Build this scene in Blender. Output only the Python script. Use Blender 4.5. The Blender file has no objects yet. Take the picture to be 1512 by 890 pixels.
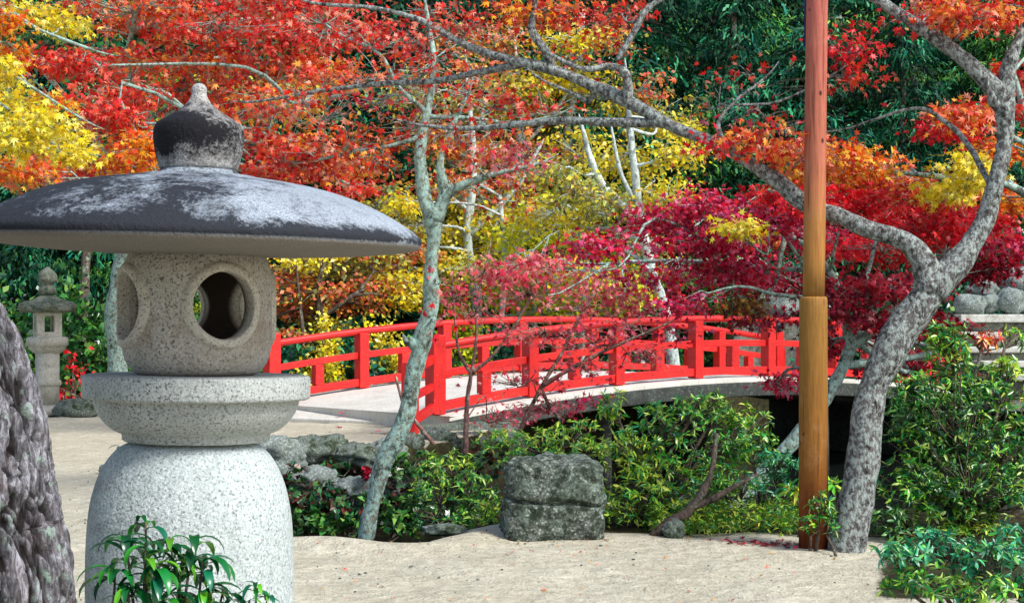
import bpy, bmesh, math, random
import numpy as np
from mathutils import Vector, Matrix, noise

random.seed(7)
RNG = np.random.default_rng(7)
scn = bpy.context.scene
COL = scn.collection
F, HX, HY, CAMZ = 2400.0, 756.0, 480.0, 1.5      # focal length in photo pixels, horizon, eye height


def at(px, py, Y):
    """world point seen at photo pixel (px, py) at the distance Y"""
    return Vector(((px - HX) / F * Y, Y, CAMZ - (py - HY) / F * Y))


def srgb(r, g, b):
    def f(c):
        c /= 255.0
        return c / 12.92 if c <= 0.04045 else ((c + 0.055) / 1.055) ** 2.4
    return (f(r), f(g), f(b))


# ------------------------------------------------------------------ objects
def tag(o, label=None, cat=None, group=None, kind=None):
    if label: o['label'] = label
    if cat: o['category'] = cat
    if group: o['group'] = group
    if kind: o['kind'] = kind
    return o


def empty(name, loc, label=None, cat=None, group=None):
    o = bpy.data.objects.new(name, None)
    o.empty_display_size = 0.2
    o.location = loc
    COL.objects.link(o)
    return tag(o, label, cat, group)


def origin_of(parent):
    v = Vector((0, 0, 0))
    while parent is not None:
        v = v + parent.location
        parent = parent.parent
    return v


def link_mesh(name, me, mat, parent=None, loc=None):
    o = bpy.data.objects.new(name, me)
    if mat is not None and len(me.materials) == 0:
        me.materials.append(mat)
    COL.objects.link(o)
    if parent is not None:
        o.parent = parent
    if loc is not None:
        o.location = loc
    return o


class MB:
    """collects world-space geometry and links it as one mesh object"""
    def __init__(self):
        self.v, self.f = [], []

    def add(self, vs, fs):
        k = len(self.v)
        self.v += [tuple(p) for p in vs]
        self.f += [tuple(i + k for i in q) for q in fs]

    def build(self, name, mat, parent=None, smooth=True, loc=None, bevel=0.0):
        org = origin_of(parent)
        if loc is not None:
            org = org + Vector(loc)
        me = bpy.data.meshes.new(name)
        me.from_pydata([(p[0] - org.x, p[1] - org.y, p[2] - org.z) for p in self.v], [], self.f)
        if bevel > 0:
            bm = bmesh.new(); bm.from_mesh(me)
            bmesh.ops.recalc_face_normals(bm, faces=bm.faces)
            es = [e for e in bm.edges if len(e.link_faces) == 2 and e.calc_face_angle(0) > 0.6]
            bmesh.ops.bevel(bm, geom=es, offset=bevel, segments=2, affect='EDGES', profile=0.6)
            bm.to_mesh(me); bm.free()
        if smooth:
            me.polygons.foreach_set('use_smooth', [True] * len(me.polygons))
        me.update()
        return link_mesh(name, me, mat, parent, loc)

    def box(self, c, s, ax=None):
        c = Vector(c)
        ax = ax or (Vector((1, 0, 0)), Vector((0, 1, 0)), Vector((0, 0, 1)))
        vs = []
        for k in (-1, 1):
            for (i, j) in ((-1, -1), (1, -1), (1, 1), (-1, 1)):
                vs.append(c + ax[0] * (i * s[0] / 2) + ax[1] * (j * s[1] / 2) + ax[2] * (k * s[2] / 2))
        self.add(vs, [(3, 2, 1, 0), (4, 5, 6, 7), (0, 1, 5, 4), (1, 2, 6, 5), (2, 3, 7, 6), (3, 0, 4, 7)])

    def tube(self, pts, rad, seg=8, wob=0.0, cap=True, wseed=0.0):
        n = len(pts)
        if n < 2: return
        t0 = (pts[1] - pts[0]).normalized()
        a = t0.orthogonal().normalized()
        rings, vs, fs = [], [], []
        for i in range(n):
            t = (pts[min(i + 1, n - 1)] - pts[max(i - 1, 0)])
            t = t.normalized() if t.length > 1e-9 else t0
            a = a - t * a.dot(t)
            a = a.normalized() if a.length > 1e-6 else t.orthogonal().normalized()
            b = t.cross(a)
            for k in range(seg):
                th = 2 * math.pi * k / seg
                d = a * math.cos(th) + b * math.sin(th)
                r = rad[i]
                if wob:
                    pq = (pts[i] + d * rad[i]) * (.315 / max(rad[0], .01)) + Vector((wseed, 0, 0))
                    r *= 1 + wob * (noise.noise(pq) + .45 * noise.noise(pq * 3.1))
                vs.append(pts[i] + d * r)
        for i in range(n - 1):
            for k in range(seg):
                k2 = (k + 1) % seg
                fs.append((i * seg + k, i * seg + k2, (i + 1) * seg + k2, (i + 1) * seg + k))
        if cap:
            fs.append(tuple(range(seg))[::-1])
            fs.append(tuple((n - 1) * seg + k for k in range(seg)))
        self.add(vs, fs)

    def lathe(self, prof, c, seg=64, wob=0.0, sq=0.0, m=None):
        """prof: (radius, z) from one end to the other, closed with caps"""
        c = Vector(c)
        vs, fs = [], []
        n = len(prof)
        for (r, z) in prof:
            for k in range(seg):
                th = 2 * math.pi * (k + .5) / seg
                ct, st = math.cos(th), math.sin(th)
                rr = r
                if sq:
                    rr = r / (abs(ct) ** sq + abs(st) ** sq) ** (1.0 / sq)
                if wob:
                    rr *= 1 + wob * (noise.noise(Vector((ct * 2.2, st * 2.2, z * 3))) + .35 * noise.noise(Vector((ct * 9, st * 9, z * 14))))
                p = Vector((rr * ct, rr * st, z))
                if m is not None: p = m @ p
                vs.append(c + p)
        for i in range(n - 1):
            for k in range(seg):
                k2 = (k + 1) % seg
                fs.append((i * seg + k, i * seg + k2, (i + 1) * seg + k2, (i + 1) * seg + k))
        fs.append(tuple(range(seg))[::-1])
        fs.append(tuple((n - 1) * seg + k for k in range(seg)))
        self.add(vs, fs)


def spline(pts, rad, sub=5):
    """Catmull-Rom through points with radii"""
    P = [pts[0]] + list(pts) + [pts[-1]]
    R = [rad[0]] + list(rad) + [rad[-1]]
    op, orr = [], []
    for i in range(1, len(P) - 2):
        for k in range(sub):
            t = k / sub
            p0, p1, p2, p3 = P[i - 1], P[i], P[i + 1], P[i + 2]
            op.append(0.5 * ((2 * p1) + (p2 - p0) * t + (2 * p0 - 5 * p1 + 4 * p2 - p3) * t * t + (3 * p1 - p0 - 3 * p2 + p3) * t ** 3))
            orr.append(R[i] * (1 - t) + R[i + 1] * t)
    op.append(pts[-1]); orr.append(rad[-1])
    return op, orr


# ------------------------------------------------------------------ leaves
TPL = {
    'maple': (np.array([(1, 0, -.10), (.5, .13, 0), (.66, .55, -.10), (.32, .2, 0), (.08, .5, -.08), (0, 0, 0.03),
                        (.08, -.5, -.08), (.32, -.2, 0), (.66, -.55, -.10), (.5, -.13, 0)]),
              [(0, 1, 5, 9), (1, 2, 3, 5), (3, 4, 5), (5, 6, 7), (5, 7, 8, 9)]),
    'small': (np.array([(0, 0, 0), (.45, .38, .06), (1, 0, -.08), (.45, -.38, .06)]), [(0, 1, 2, 3)]),
    'lance': (np.array([(0, 0, 0), (.35, .15, .03), (.75, .12, -.05), (1, 0, -.18), (.75, -.12, -.05), (.35, -.15, .03), (.35, 0, -.02), (.75, 0, -.10)]),
              [(0, 6, 1), (0, 5, 6), (6, 7, 2, 1), (5, 4, 7, 6), (7, 3, 2), (4, 3, 7)]),
    'spray': (np.array([(0, 0, 0), (.3, .17, .0), (.42, .05, 0), (.7, .13, -.06), (1, 0, -.2), (.7, -.13, -.06), (.42, -.05, 0), (.3, -.17, 0)]),
              [(0, 1, 2), (0, 2, 6), (0, 6, 7), (2, 3, 4, 5), (2, 5, 6)]),
}


def unit(a):
    return a / np.maximum(np.linalg.norm(a, axis=1, keepdims=True), 1e-9)


def leaf_mesh(name, C, D, N, S, shape, cols, mat, parent=None):
    T, fcs = TPL[shape]
    n, k = len(C), len(T)
    D = unit(D)
    B = unit(np.cross(N, D)); N = np.cross(D, B)
    rv = np.random.default_rng(n + k)
    cu = (rv.random((n, 1, 1)) * 3.2 - .6)
    wd_ = (.62 + .55 * rv.random((n, 1, 1)))
    sk = .25 * rv.standard_normal((n, 1, 1))
    U = T[None, :, 0:1] + 0 * cu; VV = T[None, :, 1:2] * wd_ + sk * T[None, :, 0:1] ** 2 * .5
    WW = T[None, :, 2:3] * cu - .12 * cu * T[None, :, 0:1] ** 2
    V = C[:, None, :] + S[:, None, None] * (U * D[:, None, :] + VV * B[:, None, :] + WW * N[:, None, :])
    V = V.reshape(-1, 3) - np.array(origin_of(parent))
    loops = np.concatenate([np.array(f) for f in fcs])
    lens = np.array([len(f) for f in fcs])
    LL = (np.arange(n)[:, None] * k + loops[None, :]).ravel()
    tot = np.tile(lens, n)
    start = np.concatenate([[0], np.cumsum(tot)[:-1]])
    me = bpy.data.meshes.new(name)
    me.vertices.add(len(V)); me.vertices.foreach_set('co', V.ravel().astype(np.float32))
    me.loops.add(len(LL)); me.loops.foreach_set('vertex_index', LL.astype(np.int32))
    me.polygons.add(len(tot)); me.polygons.foreach_set('loop_start', start.astype(np.int32))
    me.polygons.foreach_set('loop_total', tot.astype(np.int32))
    ca = me.color_attributes.new('leafcol', 'FLOAT_COLOR', 'POINT')
    c4 = np.ones((n, 4), np.float32); c4[:, :3] = cols
    ca.data.foreach_set('color', np.repeat(c4, k, axis=0).ravel())
    me.update(calc_edges=True)
    me.validate()
    return link_mesh(name, me, mat, parent)


PAL = {k: np.array([srgb(*c) for c in v]) for k, v in {
    'red': [(212, 26, 20), (232, 48, 26), (178, 16, 22), (238, 92, 44), (220, 44, 42), (240, 90, 74), (242, 150, 120), (200, 60, 30)],
    'redorange': [(230, 52, 25), (240, 100, 32), (208, 36, 25), (244, 138, 48), (184, 34, 20), (242, 120, 78), (236, 170, 60), (244, 160, 130)],
    'orange': [(240, 130, 20), (245, 160, 35), (230, 90, 25), (215, 70, 25), (245, 185, 50)],
    'yellow': [(250, 222, 35), (242, 205, 30), (252, 236, 80), (228, 190, 40), (250, 215, 20), (222, 212, 70), (240, 226, 120)],
    'lime': [(222, 226, 30), (190, 210, 40), (238, 234, 60), (172, 186, 45), (245, 228, 30)],
    'olive': [(196, 188, 60), (222, 206, 60), (150, 150, 62), (236, 218, 80), (170, 128, 64), (130, 146, 84), (176, 190, 120)],
    'crimson': [(222, 20, 58), (196, 16, 56), (236, 44, 96), (156, 12, 50), (230, 30, 44), (242, 110, 150), (125, 10, 50), (238, 70, 120)],
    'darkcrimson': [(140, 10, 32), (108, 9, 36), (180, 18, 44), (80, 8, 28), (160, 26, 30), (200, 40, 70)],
    'scarlet': [(225, 18, 30), (235, 35, 45), (200, 14, 35), (240, 60, 50), (180, 10, 30)],
    'pink': [(234, 88, 104), (222, 56, 84), (240, 142, 140), (206, 44, 66), (228, 78, 78), (216, 132, 112), (238, 110, 130)],
    'rust': [(215, 100, 45), (232, 132, 66), (235, 100, 78), (185, 84, 45), (228, 175, 66), (205, 190, 72), (236, 150, 120), (150, 150, 90)],
    'brown': [(130, 95, 40), (160, 120, 40), (100, 60, 25), (190, 150, 50), (120, 40, 25)],
    'evergreen': [(14, 78, 54), (22, 102, 66), (9, 54, 42), (44, 122, 78), (14, 88, 76), (80, 150, 104)],
    'darkgreen': [(30, 84, 34), (46, 112, 42), (18, 60, 30), (74, 130, 48), (56, 96, 52), (110, 150, 60)],
    'shrub': [(40, 132, 50), (74, 160, 54), (24, 104, 50), (118, 182, 54), (166, 204, 66), (30, 120, 74), (98, 158, 42), (184, 210, 110)],
    'brightshrub': [(130, 184, 46), (166, 204, 52), (90, 160, 46), (192, 214, 70), (60, 140, 46), (208, 212, 84), (60, 150, 80)],
    'teal': [(22, 124, 84), (46, 156, 104), (16, 98, 66), (84, 178, 128), (56, 142, 60), (120, 186, 90), (146, 204, 164)],
    'fern': [(30, 92, 52), (60, 120, 60), (20, 70, 44), (90, 135, 60), (60, 40, 30), (110, 50, 40)],
    'glossgreen': [(14, 92, 40), (24, 120, 50), (8, 70, 36), (50, 140, 44), (96, 168, 40), (18, 100, 68)],
}.items()}


def pick(pal, n, rng, jitter=0.18):
    P = PAL[pal]
    c = P[rng.integers(0, len(P), n)]
    return np.clip(c * (1 + jitter * rng.standard_normal((n, 1))), 0.003, 0.95)


# ------------------------------------------------------------------ materials
def new_mat(name):
    m = bpy.data.materials.new(name)
    m.use_nodes = True
    nt = m.node_tree
    nt.nodes.clear()
    out = nt.nodes.new('ShaderNodeOutputMaterial')
    bs = nt.nodes.new('ShaderNodeBsdfPrincipled')
    nt.links.new(bs.outputs[0], out.inputs[0])
    return m, nt, bs, out


def N(nt, typ, **kw):
    n = nt.nodes.new(typ)
    for k, v in kw.items():
        if k.startswith('i_'):
            n.inputs[k[2:].replace('_', ' ')].default_value = v
        else:
            setattr(n, k, v)
    return n


def ramp(nt, src, stops, interp='LINEAR'):
    r = nt.nodes.new('ShaderNodeValToRGB')
    r.color_ramp.interpolation = interp
    e = r.color_ramp.elements
    while len(e) < len(stops): e.new(0.5)
    for i, (p, c) in enumerate(stops):
        e[i].position = p
        e[i].color = (c[0], c[1], c[2], 1) if hasattr(c, '__len__') else (c, c, c, 1)
    nt.links.new(src, r.inputs[0])
    return r.outputs[0]


def mixc(nt, fac, a, b, typ='MIX'):
    m = nt.nodes.new('ShaderNodeMix')
    m.data_type = 'RGBA'; m.blend_type = typ
    for s, v in ((0, fac), (6, a), (7, b)):
        if hasattr(v, 'links'): nt.links.new(v, m.inputs[s])
        else:
            m.inputs[s].default_value = v if s == 0 else (v[0], v[1], v[2], 1)
    return m.outputs[2]


def mth(nt, op, a, b=0.0, clamp=False):
    m = nt.nodes.new('ShaderNodeMath'); m.operation = op; m.use_clamp = clamp
    for s, v in ((0, a), (1, b)):
        if hasattr(v, 'links'): nt.links.new(v, m.inputs[s])
        else: m.inputs[s].default_value = v
    return m.outputs[0]


def coords(nt, scale=(1, 1, 1), which='Object'):
    tc = nt.nodes.new('ShaderNodeTexCoord')
    mp = nt.nodes.new('ShaderNodeMapping')
    mp.inputs['Scale'].default_value = scale
    nt.links.new(tc.outputs[which], mp.inputs[0])
    return mp.outputs[0]


def noisetex(nt, vec, scale, detail=4, rough=.55, dist=0.0):
    n = nt.nodes.new('ShaderNodeTexNoise')
    n.inputs['Scale'].default_value = scale
    n.inputs['Detail'].default_value = detail
    n.inputs['Roughness'].default_value = rough
    n.inputs['Distortion'].default_value = dist
    nt.links.new(vec, n.inputs['Vector'])
    return n.outputs['Fac']


def bump(nt, bs, h, strength=.4, dist=.02):
    b = nt.nodes.new('ShaderNodeBump')
    b.inputs['Strength'].default_value = strength
    b.inputs['Distance'].default_value = dist
    nt.links.new(h, b.inputs['Height'])
    nt.links.new(b.outputs[0], bs.inputs['Normal'])


def leaf_mat(name, rough=.5, spec=.3, trans=.35):
    m, nt, bs, out = new_mat(name)
    a = N(nt, 'ShaderNodeAttribute', attribute_name='leafcol')
    nt.links.new(a.outputs['Color'], bs.inputs['Base Color'])
    bs.inputs['Roughness'].default_value = rough
    bs.inputs['Specular IOR Level'].default_value = spec
    tr = nt.nodes.new('ShaderNodeBsdfTranslucent')
    nt.links.new(a.outputs['Color'], tr.inputs[0])
    mx = nt.nodes.new('ShaderNodeMixShader')
    mx.inputs[0].default_value = trans
    nt.links.new(bs.outputs[0], mx.inputs[1]); nt.links.new(tr.outputs[0], mx.inputs[2])
    nt.links.new(mx.outputs[0], out.inputs[0])
    return m


M_MAPLE = leaf_mat('maple_leaf', .42, .45, .42)
M_SHRUB = leaf_mat('glossy_leaf', .28, .6, .25)
M_DARK = leaf_mat('conifer_leaf', .6, .2, .15)


def granite(name, base, dark, light, stain=None, stain_thr=(.5, .6), speck=75.0, tone=None, xgrad=0.0, zband=None, under=None, bstr=.6, stain_scale=4.0):
    """speckled granite; stain = colour of weathering patches, xgrad strengthens the stain towards the left side"""
    m, nt, bs, out = new_mat(name)
    v = coords(nt)
    n0 = noisetex(nt, v, speck * 1.9, 2, .6)
    n1 = noisetex(nt, v, speck * .8, 3, .75)
    c = ramp(nt, n0, [(.34, dark), (.45, base), (.56, base), (.68, light)])
    c = mixc(nt, ramp(nt, n1, [(.30, .75), (.42, 0)]), c, dark)
    ns = noisetex(nt, coords(nt, (1, 1, .12)), 16, 5, .65)
    c = mixc(nt, ramp(nt, ns, [(.50, 0), (.72, .4)]), c, tuple(x * .55 for x in base))
    n2 = noisetex(nt, v, 3.0, 6, .6)
    c = mixc(nt, ramp(nt, n2, [(.35, 0), (.7, .55)]), c, tone or tuple(x * .7 for x in base))
    if stain is not None:
        n3 = noisetex(nt, v, stain_scale, 10, .75, .3)
        s = mth(nt, 'ADD', n3, mth(nt, 'MULTIPLY', mth(nt, 'SUBTRACT', n1, .5), .35))
        tc = nt.nodes.new('ShaderNodeTexCoord')
        sx = nt.nodes.new('ShaderNodeSeparateXYZ')
        nt.links.new(tc.outputs['Object'], sx.inputs[0])
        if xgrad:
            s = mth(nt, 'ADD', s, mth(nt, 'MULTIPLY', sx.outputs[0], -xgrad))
        if zband:
            z0, w, amp = zband
            d = mth(nt, 'ABSOLUTE', mth(nt, 'SUBTRACT', sx.outputs[2], z0))
            s = mth(nt, 'ADD', s, mth(nt, 'MULTIPLY', mth(nt, 'SUBTRACT', 1.0, mth(nt, 'DIVIDE', d, w), True), amp))
        sm = ramp(nt, s, [(stain_thr[0], 0), (stain_thr[1], 1)])
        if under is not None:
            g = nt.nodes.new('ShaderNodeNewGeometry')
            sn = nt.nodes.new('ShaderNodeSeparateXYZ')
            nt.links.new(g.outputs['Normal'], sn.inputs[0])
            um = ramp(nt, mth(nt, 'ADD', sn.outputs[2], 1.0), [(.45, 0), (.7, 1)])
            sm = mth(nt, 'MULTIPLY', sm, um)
            c = mixc(nt, um, mixc(nt, .75, c, under), c)  # downward faces: brownish stone, deepened to paint in the shade below the roof
        c = mixc(nt, sm, c, stain)
    nt.links.new(c, bs.inputs['Base Color'])
    bs.inputs['Roughness'].default_value = .85
    bs.inputs['Specular IOR Level'].default_value = .25
    hh = mth(nt, 'ADD', n1, mth(nt, 'MULTIPLY', noisetex(nt, v, 14, 6, .6), 1.2))
    bump(nt, bs, hh, bstr, .012)
    return m


M_BARREL = granite('pale_granite', srgb(178, 189, 187), srgb(95, 98, 100), srgb(225, 230, 228), stain=srgb(105, 103, 98), stain_thr=(.60, .9), xgrad=.55, speck=62)
M_PLATF = granite('grey_granite', srgb(178, 184, 180), srgb(70, 68, 66), srgb(205, 208, 204), stain=srgb(128, 124, 114), stain_thr=(.58, .8), xgrad=.15, speck=66)
M_FIRE = granite('brown_granite', srgb(186, 180, 168), srgb(74, 66, 60), srgb(210, 206, 196), stain=srgb(136, 120, 100), stain_thr=(.58, .85), speck=64, zband=(.16, .14, .18))
def darken_inside(m_, r_in):  # mixes dark brown into the colour inside the given radius
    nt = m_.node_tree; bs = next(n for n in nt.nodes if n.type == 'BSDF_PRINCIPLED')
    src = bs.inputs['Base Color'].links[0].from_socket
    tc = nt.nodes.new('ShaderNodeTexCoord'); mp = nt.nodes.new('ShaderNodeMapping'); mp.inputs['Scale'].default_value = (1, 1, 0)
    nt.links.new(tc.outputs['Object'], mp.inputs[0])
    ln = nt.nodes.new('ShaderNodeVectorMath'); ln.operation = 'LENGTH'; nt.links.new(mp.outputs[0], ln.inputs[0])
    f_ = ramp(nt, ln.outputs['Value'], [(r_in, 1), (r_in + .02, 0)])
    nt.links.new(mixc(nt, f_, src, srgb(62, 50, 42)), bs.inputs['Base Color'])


darken_inside(M_FIRE, .19)
M_RIM = granite('rim_granite', srgb(200, 193, 178), srgb(110, 100, 90), srgb(220, 214, 200), speck=70)
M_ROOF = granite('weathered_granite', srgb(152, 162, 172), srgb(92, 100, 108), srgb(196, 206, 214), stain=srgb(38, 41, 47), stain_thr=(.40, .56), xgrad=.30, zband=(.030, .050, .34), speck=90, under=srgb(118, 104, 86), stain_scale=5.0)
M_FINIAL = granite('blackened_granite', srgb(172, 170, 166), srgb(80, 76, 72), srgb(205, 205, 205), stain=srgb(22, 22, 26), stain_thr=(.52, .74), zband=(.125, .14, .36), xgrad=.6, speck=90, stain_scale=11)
M_FARST = granite('old_granite', srgb(192, 190, 176), srgb(120, 116, 104), srgb(214, 214, 204), stain=srgb(120, 122, 100), stain_thr=(.5, .72), speck=40, stain_scale=5)
M_FARMOSS = granite('mossy_granite', srgb(120, 124, 110), srgb(70, 74, 64), srgb(150, 156, 140), stain=srgb(56, 72, 56), stain_thr=(.45, .6), speck=30, stain_scale=6)
M_ROCK = granite('dark_rock', srgb(98, 102, 94), srgb(40, 40, 38), srgb(178, 188, 178), stain=srgb(38, 46, 36), stain_thr=(.44, .58), tone=srgb(82, 108, 92), speck=30, stain_scale=11, bstr=.9)
M_BOULDER = granite('grey_boulder', srgb(98, 104, 98), srgb(46, 48, 46), srgb(156, 166, 160), stain=srgb(42, 52, 34), stain_thr=(.5, .6), tone=srgb(84, 104, 84), speck=26, stain_scale=5, bstr=.6)
M_PALEROCK = granite('pale_boulder', srgb(124, 134, 128), srgb(64, 70, 68), srgb(184, 196, 190), stain=srgb(74, 84, 70), stain_thr=(.52, .66), speck=20, stain_scale=4, bstr=.6)
M_SLAB = granite('pale_slab', srgb(200, 200, 190), srgb(150, 150, 140), srgb(220, 220, 212), stain=srgb(132, 130, 112), stain_thr=(.5, .7), speck=30, stain_scale=4)
M_COURSE = granite('terrace_stone', srgb(138, 138, 126), srgb(70, 72, 64), srgb(172, 172, 160), stain=srgb(66, 72, 54), stain_thr=(.48, .62), speck=16, stain_scale=3)


def bark(name, base, dark, lichen, thr=(.5, .58), lscale=9.0, stretch=(1, 1, .45), ridge=22.0, disp=.6, lamount=1.0):
    m, nt, bs, out = new_mat(name)
    v = coords(nt, stretch)
    n1 = noisetex(nt, v, ridge, 5, .65, .4)
    c = ramp(nt, n1, [(.32, dark), (.5, base), (.7, tuple(min(1, x * 1.35) for x in base))])
    v2 = coords(nt, (1, 1, .8))
    n2 = noisetex(nt, v2, lscale, 8, .7, .25)
    l = ramp(nt, n2, [(thr[0], 0), (thr[1], lamount)])
    c = mixc(nt, l, c, lichen)
    n4 = noisetex(nt, v2, lscale * .4, 7, .75)
    c = mixc(nt, ramp(nt, n4, [(.54, 0), (.62, .85)]), c, dark)
    nt.links.new(c, bs.inputs['Base Color'])
    bs.inputs['Roughness'].default_value = .9
    bs.inputs['Specular IOR Level'].default_value = .15
    bump(nt, bs, mth(nt, 'ADD', n1, mth(nt, 'MULTIPLY', n2, .5)), disp, .03)
    return m


M_LICHEN = bark('lichen_bark', srgb(120, 118, 104), srgb(46, 46, 40), srgb(158, 190, 178), (.40, .56), 26, ridge=34)
M_GREYBARK = bark('grey_bark', srgb(126, 121, 122), srgb(58, 52, 51), srgb(158, 164, 163), (.44, .66), 34, (1, 1, .22), 52, 1.0, .65)
M_LIMB = bark('limb_bark', srgb(100, 96, 94), srgb(36, 32, 31), srgb(186, 198, 192), (.44, .58), 32, (1, 1, .28), 60, 1.0, .8)
M_TWIG = bark('dark_bark', srgb(92, 80, 70), srgb(40, 34, 32), srgb(140, 160, 140), (.55, .65), 8)
M_REDTWIG = bark('reddish_bark', srgb(132, 100, 92), srgb(62, 46, 42), srgb(176, 170, 150), (.55, .65), 12)
M_PALEBARK = bark('pale_bark', srgb(170, 182, 176), srgb(96, 100, 98), srgb(206, 220, 214), (.45, .6), 8)

# ------------------------------------------------------------------ world, sun, camera
w = bpy.data.worlds.new('World'); scn.world = w; w.use_nodes = True
nt = w.node_tree
bg = nt.nodes.get('Background')
sky = nt.nodes.new('ShaderNodeTexSky'); sky.sky_type = 'NISHITA'; sky.sun_disc = False
SUN_EL, SUN_AZ = math.radians(46), math.radians(127)      # azimuth clockwise from +Y (camera looks +Y): right and behind
sky.sun_elevation = SUN_EL; sky.sun_rotation = SUN_AZ
sky.air_density = 1.0; sky.dust_density = 2.0; sky.ozone_density = 1.0
nt.links.new(sky.outputs[0], bg.inputs[0]); bg.inputs[1].default_value = .125
sd = bpy.data.lights.new('sun', 'SUN'); sd.energy = 2.7; sd.angle = math.radians(14); sd.color = (1, .98, .95)
so = bpy.data.objects.new('sun', sd); COL.objects.link(so)
sdir = Vector((math.sin(SUN_AZ) * math.cos(SUN_EL), math.cos(SUN_AZ) * math.cos(SUN_EL), math.sin(SUN_EL)))
so.rotation_euler = sdir.to_track_quat('Z', 'Y').to_euler(); so.location = (20, -20, 30)

cd = bpy.data.cameras.new('camera'); cam = bpy.data.objects.new('camera', cd); COL.objects.link(cam)
cam.location = (0, 0, CAMZ); cam.rotation_euler = (math.radians(90), 0, 0)
cd.sensor_width = 36; cd.lens = F / 1512 * 36; cd.shift_y = (HY - 445) / 1512; cd.clip_end = 1000; cd.clip_start = .05
scn.camera = cam
scn.view_settings.view_transform = 'Standard'; scn.view_settings.look = 'None'
scn.view_settings.exposure = 0.8; scn.view_settings.gamma = 1
scn.render.engine = 'CYCLES'
scn.cycles.max_bounces = 6; scn.cycles.diffuse_bounces = 3; scn.cycles.transmission_bounces = 3; scn.cycles.glossy_bounces = 2
scn.cycles.use_denoising = True
scn.cycles.denoiser = 'OPENIMAGEDENOISE'

# ------------------------------------------------------------------ ground, stream, hill
POND = [(-2.9, 12.6), (-2.2, 11.7), (-1.45, 11.3), (-.62, 11.12), (-.5, 11.45), (.1, 12.6), (1.2, 13.0), (2.4, 13.1), (3.8, 13.0), (6.2, 14.2),
        (8.4, 18), (9.2, 24), (11.5, 33), (14, 38), (5, 38), (2.6, 32.5), (.9, 27.5), (-.1, 24.5), (-.5, 22.6), (-.9, 21.0), (-2.4, 20.3), (-3.3, 19.4), (-3.7, 16)]


def pond_d(X, Y):
    """signed distance, positive inside the stream bed"""
    P = np.array(POND); Q = np.roll(P, -1, axis=0)
    inside = np.zeros(X.shape, bool); d = np.full(X.shape, 1e9)
    for (x0, y0), (x1, y1) in zip(P, Q):
        c = ((y0 > Y) != (y1 > Y)) & (X < (x1 - x0) * (Y - y0) / (y1 - y0 + 1e-12) + x0)
        inside ^= c
        L2 = (x1 - x0) ** 2 + (y1 - y0) ** 2
        t = np.clip(((X - x0) * (x1 - x0) + (Y - y0) * (y1 - y0)) / L2, 0, 1)
        d = np.minimum(d, np.hypot(X - x0 - t * (x1 - x0), Y - y0 - t * (y1 - y0)))
    return np.where(inside, d, -d)


def ground_z(X, Y):
    d = pond_d(X, Y)
    t = np.clip(d / .6, 0, 1)
    z = -1.35 * (t * t * (3 - 2 * t))
    z = z + .012 * np.sin(X * 3.1 + Y * 1.7) * np.sin(Y * 2.3 - X) + .01 * np.sin(X * 7.3 + 1) * np.sin(Y * 6.1)
    lip = np.exp(-((d + .22) / .2) ** 2) * np.where(Y < 14, .05, .0)
    return z + lip


def gz(x, y):
    return float(ground_z(np.array([float(x)]), np.array([float(y)]))[0])


def axis(segs):
    out = []
    for a, b, s in segs:
        out += list(np.arange(a, b, s))
    out.append(segs[-1][1])
    return np.array(out)


gx = axis([(-300, -30, 30), (-30, -8, 2), (-8, -4, .4), (-4, 4, .08), (4, 12, .2), (12, 30, 2), (30, 300, 30)])
gy = axis([(-60, -4, 4), (-4, 4, .5), (4, 9, .2), (9, 15, .07), (15, 26, .16), (26, 40, .5), (40, 60, 4), (60, 400, 40)])
GX, GY = np.meshgrid(gx, gy)
GZ = ground_z(GX.ravel(), GY.ravel())
soil = np.clip(pond_d(GX.ravel(), GY.ravel()) / .12 + .4, 0, 1)
nn = .6 * np.sin(GX.ravel() * 1.3) + .4 * np.sin(GX.ravel() * 3.7 + 1)
soil = np.maximum(soil, np.clip((GY.ravel() - 28.6 - nn) / .8, 0, 1))
# planted strip between the sand and the stream on the right
strip = np.clip((GY.ravel() - (11.72 - .09 * GX.ravel()) - .12 * nn) / .18, 0, 1) * (GX.ravel() > -.25) * (GY.ravel() < 24)
rightbed = np.clip((GX.ravel() - (2.35 + .25 * (GY.ravel() - 10.8))) / .25, 0, 1) * (GY.ravel() > 8.9)
soil = np.maximum(np.maximum(soil, strip), rightbed)
me = bpy.data.meshes.new('ground')
nx, ny = len(gx), len(gy)
me.from_pydata(np.stack([GX.ravel(), GY.ravel(), GZ], 1).tolist(), [],
               [(j * nx + i, j * nx + i + 1, (j + 1) * nx + i + 1, (j + 1) * nx + i) for j in range(ny - 1) for i in range(nx - 1)])
at_ = me.attributes.new('soil', 'FLOAT', 'POINT'); at_.data.foreach_set('value', soil.astype(np.float32))
me.polygons.foreach_set('use_smooth', [True] * len(me.polygons))

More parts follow.
